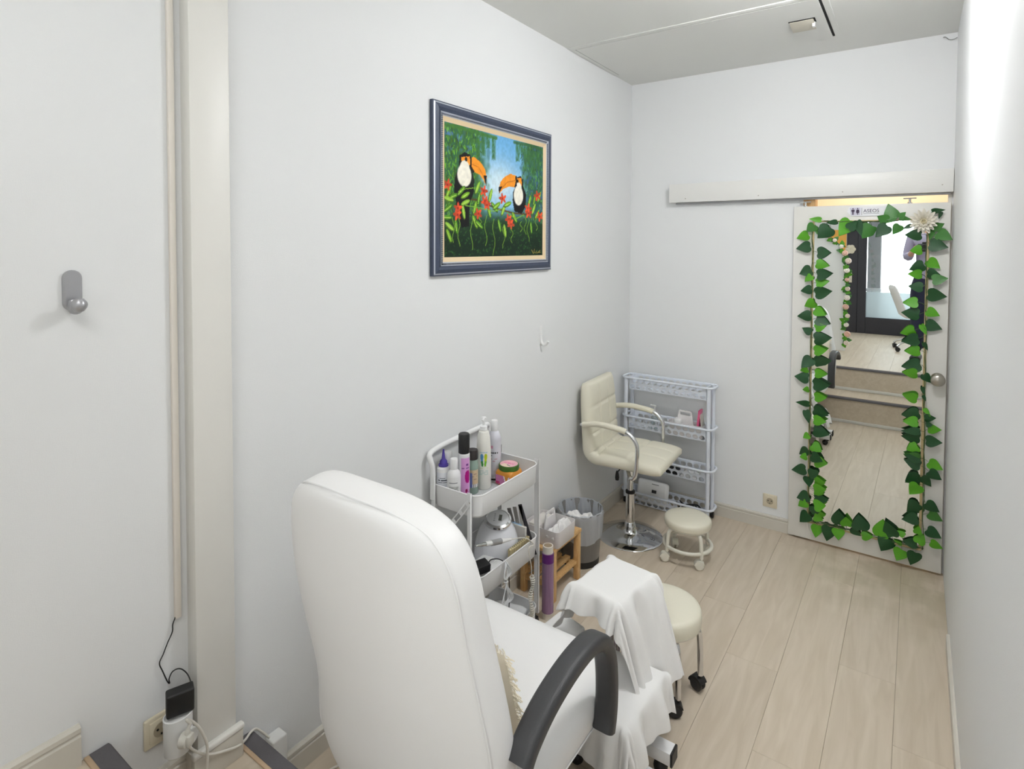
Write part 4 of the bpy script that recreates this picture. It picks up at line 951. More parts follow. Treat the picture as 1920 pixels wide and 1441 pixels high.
for i in range(4):
    q_ = MB().lathe([(.0045, .0085), (.0045, .0112), (0, .0114)], (0, 0, 0), 10); mm = tl @ Matrix.Rotation(radians(-60), 4, 'Z') @ Matrix.Translation((-.02+.013*i, -.014, 0)); b.add([mm @ Vector(v) for v in q_.v], q_.f)
b.build('buttons', mat('button_grey', (196, 198, 200), .3), uv)
# handpiece lying on the tier edge
hp0, hp1 = at(892, 1023, 0, .247), at(950, 1012, 0, .258)
dr = thing('nail_drill', 'silver and white nail drill handpiece lying on the trolley', 'nail drill', (hp0+hp1)/2)
dv = (hp1-hp0); L = dv.length
def seg(a, c, r0_, r1_, m, nm): MB().cyl(hp0+dv*a, hp0+dv*c, r0_, r1_, 18, bev=.0008).build(nm, m, dr, world=True)
seg(0, .3, .0035, .0085, M_CHROME, 'drill_nose'); seg(.3, .48, .0095, .0095, M_WHITE, 'drill_collar'); seg(.48, .80, .0115, .0115, M_SILVER, 'drill_grip'); seg(.80, 1.15, .0105, .005, M_WHITE, 'drill_tail')
pads = thing('drill_station', 'white nail drill control box under the handpiece', 'control box', (.19, 1.93, Z2))
MB().rbox(-.058, .055, -.04, .055, 0, .070, .016, 3).build('station_body', M_WHITE, pads)
MB().rbox(-.02, .03, -.02, .03, .0695, .074, .003, 2).build('station_rest', M_WHITE, pads)
bx = thing('power_adapter', 'black mains adapter block lying on the trolley', 'adapter', (.190, 1.845, Z2))
MB().obox((.02, .01, .088), (.050, .078, .034), (0, radians(8), radians(-20)), .004).build('adapter_block', M_BLACKP, bx)
MB().rbox(-.028, .030, -.045, .030, 0, .070, .008, 2).build('charging_base', M_WHITE, bx)
gz = thing('lattice_box', 'black box with gold lattice print on the trolley', 'box', (.195, 2.11, Z2))
M_LAT = mat('gold_lattice', (40, 36, 34), .5); nt = M_LAT.node_tree; tcn = nt.nodes.new('ShaderNodeTexCoord'); mpn = nt.nodes.new('ShaderNodeMapping'); mpn.inputs['Rotation'].default_value = (0, 0, radians(45)); ck = nt.nodes.new('ShaderNodeTexBrick'); ck.inputs['Scale'].default_value = 55; ck.offset = 0; ck.inputs['Color1'].default_value = (*lin((44, 40, 36)), 1); ck.inputs['Color2'].default_value = (*lin((50, 46, 40)), 1); ck.inputs['Mortar'].default_value = (*lin((206, 190, 146)), 1); ck.inputs['Mortar Size'].default_value = .12; ck.inputs['Brick Width'].default_value = .5; ck.inputs['Row Height'].default_value = .5
nt.links.new(tcn.outputs['Object'], mpn.inputs[0]); nt.links.new(mpn.outputs[0], ck.inputs[0]); nt.links.new(ck.outputs[0], nt.nodes['Principled BSDF'].inputs['Base Color'])
MB().rbox(.046, .062, -.10, .05, 0, .105, .002, 1).build('box_body', M_LAT, gz)
# cables hanging over the edge
q = [hp0+dv*1.14, at(985, 1008, 0, .27), at(1000, 1020, 0, .279), Vector((.281, 2.115, Z2+.075)), Vector((.287, 2.125, Z2+.0)), Vector((.288, 2.13, Z2-.05))]
dc = thing('drill_cable', 'white coiled drill cable hanging down the trolley leg', 'cable', (.288, 2.13, Z2-.05))
MB().tube(spline(q, 8), .0022, 8).build('cable_lead', M_CABLEW, dc, world=True)
co_ = []
for i in range(260):
    t_ = i/259; a = t_*2*pi*20; rr_ = .010+.002*sin(t_*19)
    co_.append((.287+rr_*cos(a)*.6+.004*sin(t_*11), 2.128+rr_*sin(a)+.006*sin(t_*8)+.004*t_, Z2-.05-.205*t_))
MB().tube(co_, .0026, 6).build('cable_coil', M_CABLEW, dc, world=True)
wc = thing('bundled_cable', 'white charging cable tied in loops over the trolley edge', 'cable', (.285, 1.93, Z2))
b = MB()
for i in range(5):
    w_ = .014+.007*i; off = .003*i
    q = [(.281+.002*i, 1.935, Z2+.098-.002*i), (.286+.002*i, 1.935-w_*.6, Z2+.045), (.286+.001*i, 1.937, Z2+.012), (.286+.002*i, 1.935-w_, Z2-.050-.004*i), (.288, 1.935, Z2-.068-.003*i), (.287+.002*i, 1.935+w_, Z2-.050-.004*i), (.286, 1.935, Z2+.012), (.286+.002*i, 1.935+w_*.7, Z2+.045), (.281+.002*i, 1.94, Z2+.098-.002*i)]
    b.tube(spline(q, 6), .0019, 6)
b.build('cable_loops', mat('cable_bright', (236, 238, 240), .35), wc, world=True)
MB().tube([(.286+.006*cos(a), 1.936+.008*sin(a), Z2+.014) for a in np.linspace(0, 2*pi, 14)[:-1]], .0022, 6, closed=True).build('cable_tie', MATS['cable_bright'], wc, world=True)
q = [(.190, 1.885, Z2+.07), (.20, 1.905, Z2+.075), (.215, 1.90, Z2+.065), (.21, 1.925, Z2+.085), (.235, 1.945, Z2+.09), (.262, 1.95, Z2+.085), (.281, 1.955, Z2+.06), (.287, 1.957, Z2), (.288, 1.955, Z2-.10), (.285, 1.93, Z2-.19), (.275, 1.87, Z2-.235), (.262, 1.81, Z2-.21), (.27, 1.775, Z2-.14)]
tag(MB().tube(spline(q, 8), .0021, 7).build('adapter_cable', M_BLACKP, loc=q[0]), 'thin black adapter cable drooping below the middle tray', 'cable')
# files and box at the far end
ZP = Z2
bxw = thing('tissue_box', 'small pale box with a light blue top at the far end of the middle tray', 'box', (.165, 2.186, Z2))
MB().rbox(-.05, .055, -.006, .018, 0, .125, .002, 1).build('box_body', mat('carton_white', (226, 222, 214), .6), bxw)
MB().rbox(-.04, .03, -.004, .016, .1248, .1265, .0008, 1).build('box_print', mat('print_blue', (170, 204, 232), .5), bxw)
for i, (c, a, nm) in enumerate((((150, 146, 142), 20, 'grey'), ((172, 168, 162), 14, 'pale grey'), ((196, 192, 184), 9, 'off-white'), ((72, 70, 74), 22, 'black'))):
    t = thing('nail_file', '%s nail file leaning at the far end of the trolley' % nm, 'nail file', (.150+.024*i, 2.193, Z2), group='nail files on the trolley')
    MB().obox((.0, 0, .095+.006*i), (.022, .004, .19+.012*i), (0, radians(-a), 0), .0015, 1).build('file_board', mat('file_%d' % i, c, .9, bump=.5, bscale=900), t)
# ---- bottom tier
Z3 = TIER[2]-.085+.003
def crumple(name, lab, cat, c, sx, sy, h, m, seed, amp=.3, nu=28, nv=26):
    r_ = random.Random(seed); cr = [(cos(q_), sin(q_), r_.uniform(-.6, .6), r_.uniform(1.2, 2.6)) for q_ in [r_.uniform(0, pi) for _ in range(6)]]
    def fn(u, v):
        x, y = (u-.5)*2, (v-.5)*2; e = max(0, 1-max(abs(x), abs(y))**3)
        w_ = sum(abs(((x*a+y*c_-d)*f_) % 2-1) for a, c_, d, f_ in cr)/len(cr)
        return (x*sx/2*(1+.07*sin(4*y+seed)), y*sy/2*(1+.07*sin(4*x+seed*2)), h*e*(.55+amp*1.5*(w_-.35))+.002)
    o = MB().grid(fn, nu, nv).build(name, m, ang=60); o.location = c; solid(o, .0016, 1); tag(o, lab, cat); return o
def oblique(o, rx, ry, rz): o.rotation_euler = (rx, ry, rz); return o
oblique(crumple('film_pouch', 'sky-blue plastic pouch in the bottom tray', 'pouch', (.155, 1.93, Z3+.045), .13, .12, .035, mat('blue_pouch', (126, 168, 222), .4), 3), .15, .1, .3)
tag(MB().rbox(.07, .23, 1.87, 2.00, Z3, Z3+.04, .006, 2).build('folded_pack', mat('pack_white', (218, 224, 230), .4), loc=(.15, 1.93, Z3)), 'folded pale pack beneath the blue pouch', 'pack')
oblique(crumple('plastic_bag', 'crumpled clear white plastic bag in the bottom tray', 'bag', (.150, 2.10, Z3+.035), .17, .17, .075, mat('bag_white', (232, 233, 234), .25, spec=.7), 5, .5, 30, 26), .04, -.05, .2)
tag(MB().rbox(.05, .24, 2.02, 2.18, Z3, Z3+.033, .004, 2).build('paper_pack', mat('pack_grey', (222, 222, 222), .5), loc=(.15, 2.1, Z3)), 'flat white pack beneath the clear plastic bag', 'pack')
tag(MB().obox((.075, 1.86, Z3+.03), (.05, .07, .055), (0, 0, .3), .006).build('small_pack', mat('pack_pale', (206, 216, 218), .3), loc=(.075, 1.86, Z3)), 'small pale packet at the near end of the bottom tray', 'packet')

# ------------------------------------------------------------------ purple film roll standing on the floor
fr = thing('film_roll', 'tall roll of purple plastic film standing beside the trolley', 'film roll', (.268, 2.300, 0))
b = MB().lathe([(.024, 0), (.0245, .002), (.0245, .345), (.020, .3455), (.0195, .345), (.0195, .20)], n=26); b.build('core', mat('core_white', (226, 220, 210), .6), fr)
MB().lathe([(.0193, .19), (.0193, .3445)], n=26).build('core_inside', mat('core_brown', (150, 132, 108), .8), fr)
M_FILM = mat('purple_film', (150, 116, 150), .22, vary=.3, vscale=5, coat=.5, stretch=(30, 30, 2))
MB().lathe([(.025, .03), (.028, .031), (.028, .312), (.025, .313)], n=26).build('film', M_FILM, fr)
MB().lathe([(.0282, .268), (.0284, .270), (.0284, .309), (.0282, .311)], n=26).build('film_edge', mat('film_purple_dark', (106, 44, 124), .25), fr)

# ------------------------------------------------------------------ pine bench with caddy
BX0, BX1, BY0, BY1, BZ = .035, .245, 2.400, 2.685, .262
be = thing('wooden_bench', 'small pine bench with a slatted shelf between trolley and bin', 'bench', ((BX0+BX1)/2, (BY0+BY1)/2, 0))
for y in (BY0+.004, BY1-.034):
    for x in (BX0+.006, BX1-.034): MB().rbox(x, x+.028, y, y+.030, 0, BZ-.018, .003, 2).build('leg', M_PINE, be, world=True)
for i in range(4):
    x = BX0+i*.0525; MB().rbox(x, x+.047, BY0-.004, BY1+.004, BZ-.018, BZ, .003, 2).build('slat', M_PINE, be, world=True)
for z in (.085,):
    for i in range(4): x = BX0+.008+i*.052; MB().rbox(x, x+.032, BY0+.006, BY1-.006, z, z+.014, .002, 2).build('shelf_slat', M_PINE, be, world=True)
    for y in (BY0+.01, BY1-.030): MB().rbox(BX0+.01, BX1-.012, y, y+.02, z-.022, z, .002, 1).build('rail', M_PINE, be, world=True)
def caddy(name, lab, c, sx, sy, h, m, rz, bow=.05, group=None, handle=True):
    t = thing(name, lab, 'caddy', c, rz)
    r_ = .02; b = MB()
    rg = lambda i, z: [(x, y, z) for x, y in rrect(-sx/2+i, sx/2-i, -sy/2+i, sy/2-i, max(.004, r_-i*.5), 5)]
    b.loft([rg(.007, 0), rg(.004, .004), rg(0, h), rg(.0022, h), rg(.006, .007), rg(.008, .0055)]); b.build('tray', m, t)
    if handle:
        pr = [(-.055, 0.004), (.055, .004), (.055, h*.85), (.045, h+.02), (.040, h+bow-.012), (.030, h+bow), (-.030, h+bow), (-.040, h+bow-.012), (-.045, h+.02), (-.055, h*.85)]
        hole = [(-.030, h+bow-.026), (.030, h+bow-.026), (.030, h+bow-.011), (-.030, h+bow-.011)]
        bb = MB(); f = lambda y, z, x: (x-.003, y, z)
        L_ = [(-.055, .004), (-.055, h*.85), (-.045, h+.02), (-.040, h+bow-.012), (-.030, h+bow)]
        # plate with a slot: build as strips round the opening
        bb.prism([(-.055, .004), (.055, .004), (.055, h*.85), (-.055, h*.85)], f, .006)
        bb.prism([(-.055, h*.85), (.055, h*.85), (.047, h+bow-.03), (-.047, h+bow-.03)], f, .006)
        bb.prism([(-.047, h+bow-.03), (-.032, h+bow-.03), (-.032, h+bow-.010), (-.043, h+bow-.010)], f, .006)
        bb.prism([(.032, h+bow-.03), (.047, h+bow-.03), (.043, h+bow-.010), (.032, h+bow-.010)], f, .006)
        bb.prism([(-.043, h+bow-.010), (.043, h+bow-.010), (.036, h+bow), (-.036, h+bow)], f, .006)
        bb.build('handle_wall', m, t, ang=30)
    return t
M_CADW = mat('caddy_white', (238, 234, 234), .35)
cad = caddy('storage_caddy', 'white carry caddy with cotton pads on the pine bench', (.152, 2.510, BZ), .205, .185, .085, M_CADW, radians(0), .055)
for i, (x, y, s_) in enumerate(((.205, 2.555, .055), (.205, 2.455, .045), (.205, 2.505, .042))):
    o = crumple('cotton_wad', ('loose white cotton wad at the far end of the bench caddy', 'creased tissue wad at the near end of the bench caddy', 'small tissue wad in the middle of the bench caddy')[i], 'cotton', (x, y, BZ+.045), s_*1.1, s_*1.6, .060, mat('cotton', (246, 244, 242), .95), 20+i, .5, 24, 24)
tag(MB().rbox(.065, .135, 2.44, 2.58, BZ+.008, BZ+.085, .008, 2).build('tissue_pack', mat('pack_cream', (236, 230, 224), .6), loc=(.12, 2.45, BZ)), 'cream tissue pack on the wall side of the bench caddy', 'pack')

# ------------------------------------------------------------------ waste bin with liner
bn = thing('waste_bin', 'round grey see-through waste bin lined with a clear bag', 'bin', (.150, 2.840, 0))
M_BIN = mat('bin_grey', (128, 126, 124), .3, vary=.12, vscale=6, stretch=(20, 20, 1))
MB().lathe([(0, .004), (.098, .004), (.100, .0), (.104, .005), (.124, .285), (.127, .29), (.124, .293), (.121, .288), (.100, .012), (0, .010)], n=40).build('bin_body', M_BIN, bn)
MB().lathe([(.1005, .0005), (.1045, .0005), (.1065, .035), (.1045, .036)], n=40).build('bin_base', M_BLACKP, bn)
M_BAG = glassy('bag_film', (250, 252, 255), .10, .2, .8, (238, 242, 248))
def bag(u, v):
    a = 2*pi*u; w_ = .0022*sin(a*9)+.0016*sin(a*17+2)+.0010*sin(a*31+1+9*v)
    if v < .5: t_ = v/.5; r_ = .1300-.012*(1-t_)+.004; z = .145+.012*sin(a*3+1)*(1-t_)+.150*t_; r_ = .104+.020*(z/.285)+.0055+w_*(.9-.4*t_)
    else: t_ = (v-.5)/.5; z = .297-.17*t_; r_ = .1225-.030*t_+w_*(1+3*t_)
    return (r_*cos(a), r_*sin(a), z)
MB().grid(bag, 160, 24).build('bin_liner', M_BAG, bn, ang=80)
for i, (x, y, s_) in enumerate(((.120, 2.825, .10), (.195, 2.855, .08))):
    crumple('used_tissue', ('large crumpled tissue in the waste bin', 'smaller crumpled tissue in the waste bin')[i], 'tissue', (x, y, .20), s_, s_*1.1, .085, MATS['cotton'], 40+i, .6, 26, 26)
MB().obox((.065, -.092, .152), (.034, .006, .010), (0, 0, radians(35)), .003).build('liner_print', mat('print_navy', (78, 92, 138), .5), bn)
# ------------------------------------------------------------------ slim four-tier cart in the corner
CX0, CX1, CYc = .028, .640, 3.715
cart = thing('slim_cart', 'slim bluish-white plastic cart with four perforated baskets in the corner', 'cart', ((CX0+CX1)/2, CYc, 0))
CRIM = (.862, .600, .335, .088)
def perf(w, h, nx, ny, f, mb, rad=.40, asp=1.0):
    """panel w x h with staggered round holes; f(a,b)->xyz"""
    dx, dy = w/nx, h/ny
    for j in range(ny):
        off = (j % 2)*.5
        x = 0.0; cells = []
        if off: cells.append((0, dx/2, False))
        k = 0
        while (off+k+1)*dx <= w+1e-6: cells.append(((off+k)*dx, (off+k+1)*dx, True)); k += 1
        if cells[-1][1] < w-1e-6: cells.append((cells[-1][1], w, False))
        for (a0, a1, hole) in cells:
            b0, b1 = j*dy, (j+1)*dy
            if not hole: mb.add([f(a0, b0), f(a1, b0), f(a1, b1), f(a0, b1)], [(0, 1, 2, 3)]); continue
            cx, cy = (a0+a1)/2, (b0+b1)/2; r_ = rad*min(a1-a0, (b1-b0)); R_ = [(a0, b0), (cx, b0), (a1, b0), (a1, cy), (a1, b1), (cx, b1), (a0, b1), (a0, cy)]
            I_ = [(cx+r_*1.15*cos(radians(225+45*k_)), cy+r_*sin(radians(225+45*k_))) for k_ in range(8)]
            mb.add([f(*p_) for p_ in R_]+[f(*p_) for p_ in I_], [(k_, (k_+1) % 8, 8+(k_+1) % 8, 8+k_) for k_ in range(8)])
BW, BD, BH = .515, .108, .080
bx0 = (CX0+CX1)/2-BW/2; byf, byb = CYc-BD/2, CYc+BD/2
for z in CRIM:
    b = MB(); z0_ = z-BH; i_ = .008
    perf(BW, BH, 12, 2, lambda a, c: (bx0+a, byf+i_*(1-c/BH), z0_+c), b); perf(BW, BH, 12, 2, lambda a, c: (bx0+a, byb-i_*(1-c/BH), z0_+c), b)
    perf(BW, BD-2*i_, 12, 3, lambda a, c: (bx0+a, byf+i_+c, z0_), b)
    for xx in (bx0, bx0+BW): b.add([(xx, byf+i_, z0_), (xx, byb-i_, z0_), (xx, byb, z), (xx, byf, z)], [(0, 1, 2, 3)])
    o = b.build('basket', M_CARTW, cart, smooth=False, world=True); solid(o, .0022)
    MB().tube([(x, y, z) for x, y in rrect(CX0, CX1, CYc-.065, CYc+.065, .042, 8)], .0075, 10, closed=True).build('rim', M_CARTW, o, world=True)
    bb = MB()
    for xx in (bx0-.003, bx0+BW+.003): bb.rbox(xx-.003, xx+.003, CYc-.062, CYc+.062, z-.010, z+.003, .002, 1)
    bb.build('rim_bar', M_CARTW, o, world=True)
for x in (CX0+.028, CX1-.030):
    for y in (CYc-.052, CYc+.052):
        MB().cyl((x, y, .045), (x, y, CRIM[0]+.002), .0125, n=16).build('post', M_CARTW, cart, world=True)
        MB().cyl((x, y, .030), (x, y, .048), .006, n=10).cyl((x-.010, y+.006, .021), (x+.010, y+.006, .021), .0205, n=18, bev=.004).build('caster', M_BLACKP, cart, world=True)
# things on the cart
z2 = CRIM[1]-BH+.002
c2 = caddy('handled_caddy', 'white handled caddy on the slim cart beside the pink notebook', (.455, CYc, z2), .23, .088, .085, M_CADW, 0, .075)
for o in c2.children:
    if o.name.startswith('handle'): o.rotation_euler = (0, 0, radians(90)); o.location = (-.01, 0, 0)
tag(MB().obox((.538, CYc-.004, z2+.10), (.012, .060, .165), (0, radians(5), 0), .001).build('notebook', mat('pink_cover', (214, 92, 134), .4), loc=(.535, CYc, z2)), 'thin pink notebook standing in the handled caddy', 'notebook')
tag(MB().obox((.556, CYc+.006, z2+.092), (.004, .062, .15), (0, radians(-8), 0), .001).build('nail_file', mat('file_card', (196, 192, 182), .8), loc=(.556, CYc, z2)), 'pale grey board leaning beside the pink notebook', 'nail file')
tag(MB().rbox(.375, .425, CYc-.03, CYc+.03, z2+.012, z2+.105, .012, 3).build('soap_block', M_WHITE, loc=(.40, CYc, z2)), 'white lidded box in the handled caddy on the slim cart', 'box')
gb = thing('glass_bottle', 'small clear pump bottle on the second tier of the slim cart', 'bottle', (.235, CYc+.01, z2))
MB().lathe([(0, 0), (.020, 0), (.021, .003), (.021, .075), (.017, .085), (.010, .090)], n=20).build('bottle_body', glassy('clear_glass', (236, 242, 242), .12, .05, .15, (240, 244, 244)), gb)
MB().cyl((0, 0, .090), (0, 0, .120), .0075, n=14).cyl((0, 0, .118), (0, 0, .150), .004, n=10).rbox(-.030, .010, -.007, .007, .150, .160, .003, 2).build('pump', M_WHITE, gb)
z4 = CRIM[3]-BH+.002
rt = thing('steriliser_box', 'white rounded appliance with a small dark display on the slim cart bottom tier', 'appliance', (.232, CYc, z4))
MB().obox((0, .0, .080), (.215, .050, .155), (radians(-14), 0, 0), .022, 4).build('appliance_body', M_WHITE, rt)
MB().obox((.020, -.0285, .100), (.032, .004, .020), (radians(-14), 0, 0), .001, 1).build('display', M_BLACKP, rt)
MB().obox((.025, -.018, .145), (.048, .003, .004), (radians(-14), 0, 0), .001, 1).build('slot', mat('slot_grey', (110, 112, 116), .5), rt)
rs = random.Random(3); q = []
for i in range(34): a = i*1.15; q.append((.475+.085*cos(a*.9)*rs.uniform(.5, 1.05), CYc+.030*sin(a*1.3)*rs.uniform(.6, 1.0), z4+.012+.038*abs(sin(a*.73))+.018*rs.random()))
tag(MB().tube(spline(q, 6), .0032, 7).build('cable_tangle', M_BLACKP, loc=(.475, CYc, z4)), 'tangle of black cables on the bottom tier of the slim cart', 'cable')
z3 = CRIM[2]-BH+.002
tag(MB().rbox(.31, .41, CYc-.032, CYc+.032, z3+.001, z3+.05, .006, 2).build('tool_case', mat('case_black', (26, 26, 28), .5), loc=(.36, CYc, z3)), 'black case on the third tier of the slim cart', 'case')
crumple('plastic_bag', 'small clear plastic bag on the third tier of the slim cart', 'bag', (.485, CYc, z3+.002), .12, .075, .05, MATS['bag_white'], 9, .4)

# ------------------------------------------------------------------ swivel bar chair
bc = thing('bar_chair', 'cream quilted swivel bar chair with chrome arms and round base', 'chair', (.270, 3.250, 0), radians(3))
MB().lathe([(0, 0), (.192, 0), (.194, .003), (.190, .007), (.12, .016), (.06, .024), (.045, .034), (.036, .055), (.030, .085), (.027, .088), (0, .088)], n=56).build('base', M_CHROME, bc)
MB().lathe([(.0265, .080), (.0265, .262), (.024, .264), (.0, .264)], n=28).build('column_sleeve', M_CHROME, bc)
MB().lathe([(.0275, .262), (.0285, .264), (.0285, .276), (.022, .280), (.017, .280)], n=28).build('column_ring', M_BLACKP, bc)
MB().cyl((0, 0, .27), (0, 0, .455), .0175, n=24).build('column', M_CHROME, bc)
MB().rbox(-.10, .10, -.09, .09, .452, .468, .004, 2).build('seat_plate', M_BLACKP, bc)
b = MB().cyl((-.02, -.06, .45), (-.03, -.135, .425), .0035, n=8); b.build('lever', M_BLACKP, bc)
MB().lathe([(.004, .0), (.006, .008), (.010, -.010), (.0125, -.030), (.010, -.045), (0, -.048)], (-.031, -.137, .425), 14).build('lever_knob', M_BLACKP, bc)
# seat + back: a quilted L-shaped pad
def pad_section(s_):
    """centre line of the pad: front edge -> seat -> bend -> top of back;  returns (x, z, nx, nz)"""
    pass
path = []
for i in range(13): path.append((.250-.385*i/12, .500+.004*sin(pi*i/12)))
for a in range(1, 9): t_ = radians(a*10.2); path.append((-.135-.058*sin(t_), .500+.058*(1-cos(t_))))
x_, z_ = path[-1]
for i in range(1, 15): path.append((x_-.028*i/14, z_+.385*i/14))
HT = .040
N_ = len(path)
def pad(u, v, side):
    k = min(N_-1.001, u*(N_-1)); i = int(k); f_ = k-i; x = path[i][0]*(1-f_)+path[i+1][0]*f_; z = path[i][1]*(1-f_)+path[i+1][1]*f_
    tx_, tz_ = path[i+1][0]-path[i][0], path[i+1][1]-path[i][1]; l_ = hypot(tx_, tz_); nx, nz = tz_/l_, -tx_/l_       # towards sitter
    w = .215*(1-.10*max(0, (u-.62)/.38)**2)
    e = 1-abs(2*v-1)**8; ee = 1-abs(2*u-1)**16
    qv = abs(sin(pi*v*3)); qu = abs(sin(pi*(k-.2)/5.75)); qlt = min(1, qv*4)**.6*min(1, qu*4)**.6
    th = HT*(.35+.65*e**.5*ee**.5)
    if side > 0: th *= .74+.26*(qlt if 0.01 < u < .97 else 1)
    return (x+nx*th*side, (v-.5)*2*w*(1-.04*(1-ee)), z+nz*th*side)
b = MB(); nu, nv = 110, 56
v1 = [pad(i/nu, j/nv, 1) for j in range(nv+1) for i in range(nu+1)]; v2 = [pad(i/nu, j/nv, -1) for j in range(nv+1) for i in range(nu+1)]
fq = [(j*(nu+1)+i, j*(nu+1)+i+1, (j+1)*(nu+1)+i+1, (j+1)*(nu+1)+i) for j in range(nv) for i in range(nu)]; K = len(v1)
bd = [i for i in range(nu+1)]+[j*(nu+1)+nu for j in range(1, nv+1)]+[nv*(nu+1)+i for i in range(nu-1, -1, -1)]+[j*(nu+1) for j in range(nv-1, 0, -1)]
b.add(v1+v2, fq+[tuple(K+i for i in q_)[::-1] for q_ in fq]+[(bd[k], bd[(k+1) % len(bd)], K+bd[(k+1) % len(bd)], K+bd[k]) for k in range(len(bd))])
b.build('seat_and_back', M_CREAM, bc, ang=70)
for s_ in (-1, 1):
    y = s_*.238
    tp = spline([(-.215, s_*.222, .700), (-.205, y, .705), (-.10, y, .722), (.03, y, .712), (.085, y, .690), (.118, y, .650), (.125, y, .60), (.120, y, .50), (.108, y, .455), (.080, s_*.222, .447), (.03, s_*.13, .452)], 8)
    MB().tube(tp, .0118, 14).build('arm', M_CHROME, bc)
    sl = [p for p in tp if p.x < .062 and p.z > .69 and p.x > -.205]
    MB().tube(sl, .0165, 14).build('arm_sleeve', M_CREAM, bc)

# ------------------------------------------------------------------ casters and round stools
def caster(parent, x, y, ang, r_, w_, mw, mh, top, disc=None):
    """twin-wheel caster, wheel axis turned by ang"""
    R = Matrix.Translation((x, y, 0)) @ Matrix.Rotation(ang, 4, 'Z')
    b = MB(); pr = arc(0, r_, r_*1.16, 20, 175, 12)+[(-r_*.4, r_*1.0), (r_*.3, r_*1.25)]
    q_ = MB().prism(pr, lambda a, c, d: (a, d-(w_+.004), c), 2*w_+.008); b.add([R @ Vector(p) for p in q_.v], q_.f)
    q_ = MB().cyl((r_*.45, 0, r_*1.6), (r_*.45, 0, top), .0062, n=12); b.add([R @ Vector(p) for p in q_.v], q_.f)
    hd = b.build('caster_hood', mh, parent)
    b = MB()
    for s_ in (-1, 1):
        q_ = MB().cyl((0, s_*.003, r_), (0, s_*(.003+w_), r_), r_, n=26, bev=r_*.16); b.add([R @ Vector(p) for p in q_.v], q_.f)
    o = b.build('caster_wheels', mw, hd)
    if disc:
        b = MB()
        for s_ in (-1, 1):
            q_ = MB().lathe([(r_*.80, .0), (r_*.72, .0018), (0, .0022)], n=22, mtx=Matrix.Rotation(radians(-90*s_), 4, 'X')); b.add([R @ (Vector(p)+Vector((0, s_*(.0029+w_), r_))) for p in q_.v], q_.f)
        b.build('wheel_discs', disc, hd)
    return hd
def stool(name, lab, c, R_, ztop, thick, legR, mpad, mleg, mw, mh, disc, a0, nleg, tube_r, ring_z=None, cr=.024, wturn=None):
    t = thing(name, lab, 'stool', (*c, 0))
    pr = [(0, ztop-thick), (R_*.93, ztop-thick), (R_*.985, ztop-thick+.006), (R_, ztop-thick*.55), (R_*.99, ztop-thick*.28), (R_*.95, ztop-.008), (R_*.86, ztop-.0015), (R_*.5, ztop+.001), (0, ztop+.0015)]
    MB().lathe(pr, n=56).build('seat', mpad, t)
    MB().lathe([(R_*.90, ztop-thick-.008), (R_*.93, ztop-thick-.004), (R_*.93, ztop-thick+.001), (0, ztop-thick+.001)], n=40).build('seat_pan', mleg, t)
    zs = ztop-thick-.006; zc_ = cr*2+.012
    for i in range(nleg):
        a = a0+2*pi*i/nleg; ca, sa = cos(a), sin(a)
        pts = [(R_*.35, zs-.004), (R_*.72, zs-.006), (R_*.72+(legR-R_*.72)*.75, zs-.022), (legR, zs-.075), (legR*1.02, zc_)]
        MB().tube(spline([(p_*ca, p_*sa, z) for p_, z in pts], 8), tube_r, 14).build('leg', mleg, t)
        w_ = (wturn[i] if wturn else a+.6+i*1.3)
        caster(t, legR*1.02*ca-.45*cr*cos(w_), legR*1.02*sa-.45*cr*sin(w_), w_, cr, cr*.55, mw, mh, zc_+.004, disc)
    if ring_z: MB().tube([((legR*1.0)*cos(k*pi/24), (legR*1.0)*sin(k*pi/24), ring_z) for k in range(48)], tube_r*.95, 12, closed=True).build('foot_ring', mleg, t)
    return t
stool('rolling_stool', 'low cream rolling stool with a foot ring and cream wheels by the cart', (.635, 3.205), .128, .238, .048, .128, M_CREAM, M_CREAMP, M_CREAMP, M_CREAMP, M_CREAMP, radians(-38), 4, .0105, .085, .024, [radians(25), radians(60), radians(120), radians(20)])
stool('rolling_stool', 'cream round stool with chrome legs and black wheels beside the towels', (.862, 2.195), .150, .345, .070, .145, M_CREAM, M_CHROME, M_BLACKP, M_BLACKP, mat('wheel_disc', (40, 40, 42), .5), radians(-46), 5, .0115, None, .027, [radians(30), radians(-20), radians(40), radians(70), radians(10)])
# ------------------------------------------------------------------ armchair (pedicure chair) seen from behind
AC = (.640, 1.340)
ch = thing('armchair', 'white leatherette office armchair with charcoal armrests seen from behind', 'armchair', (*AC, 0))
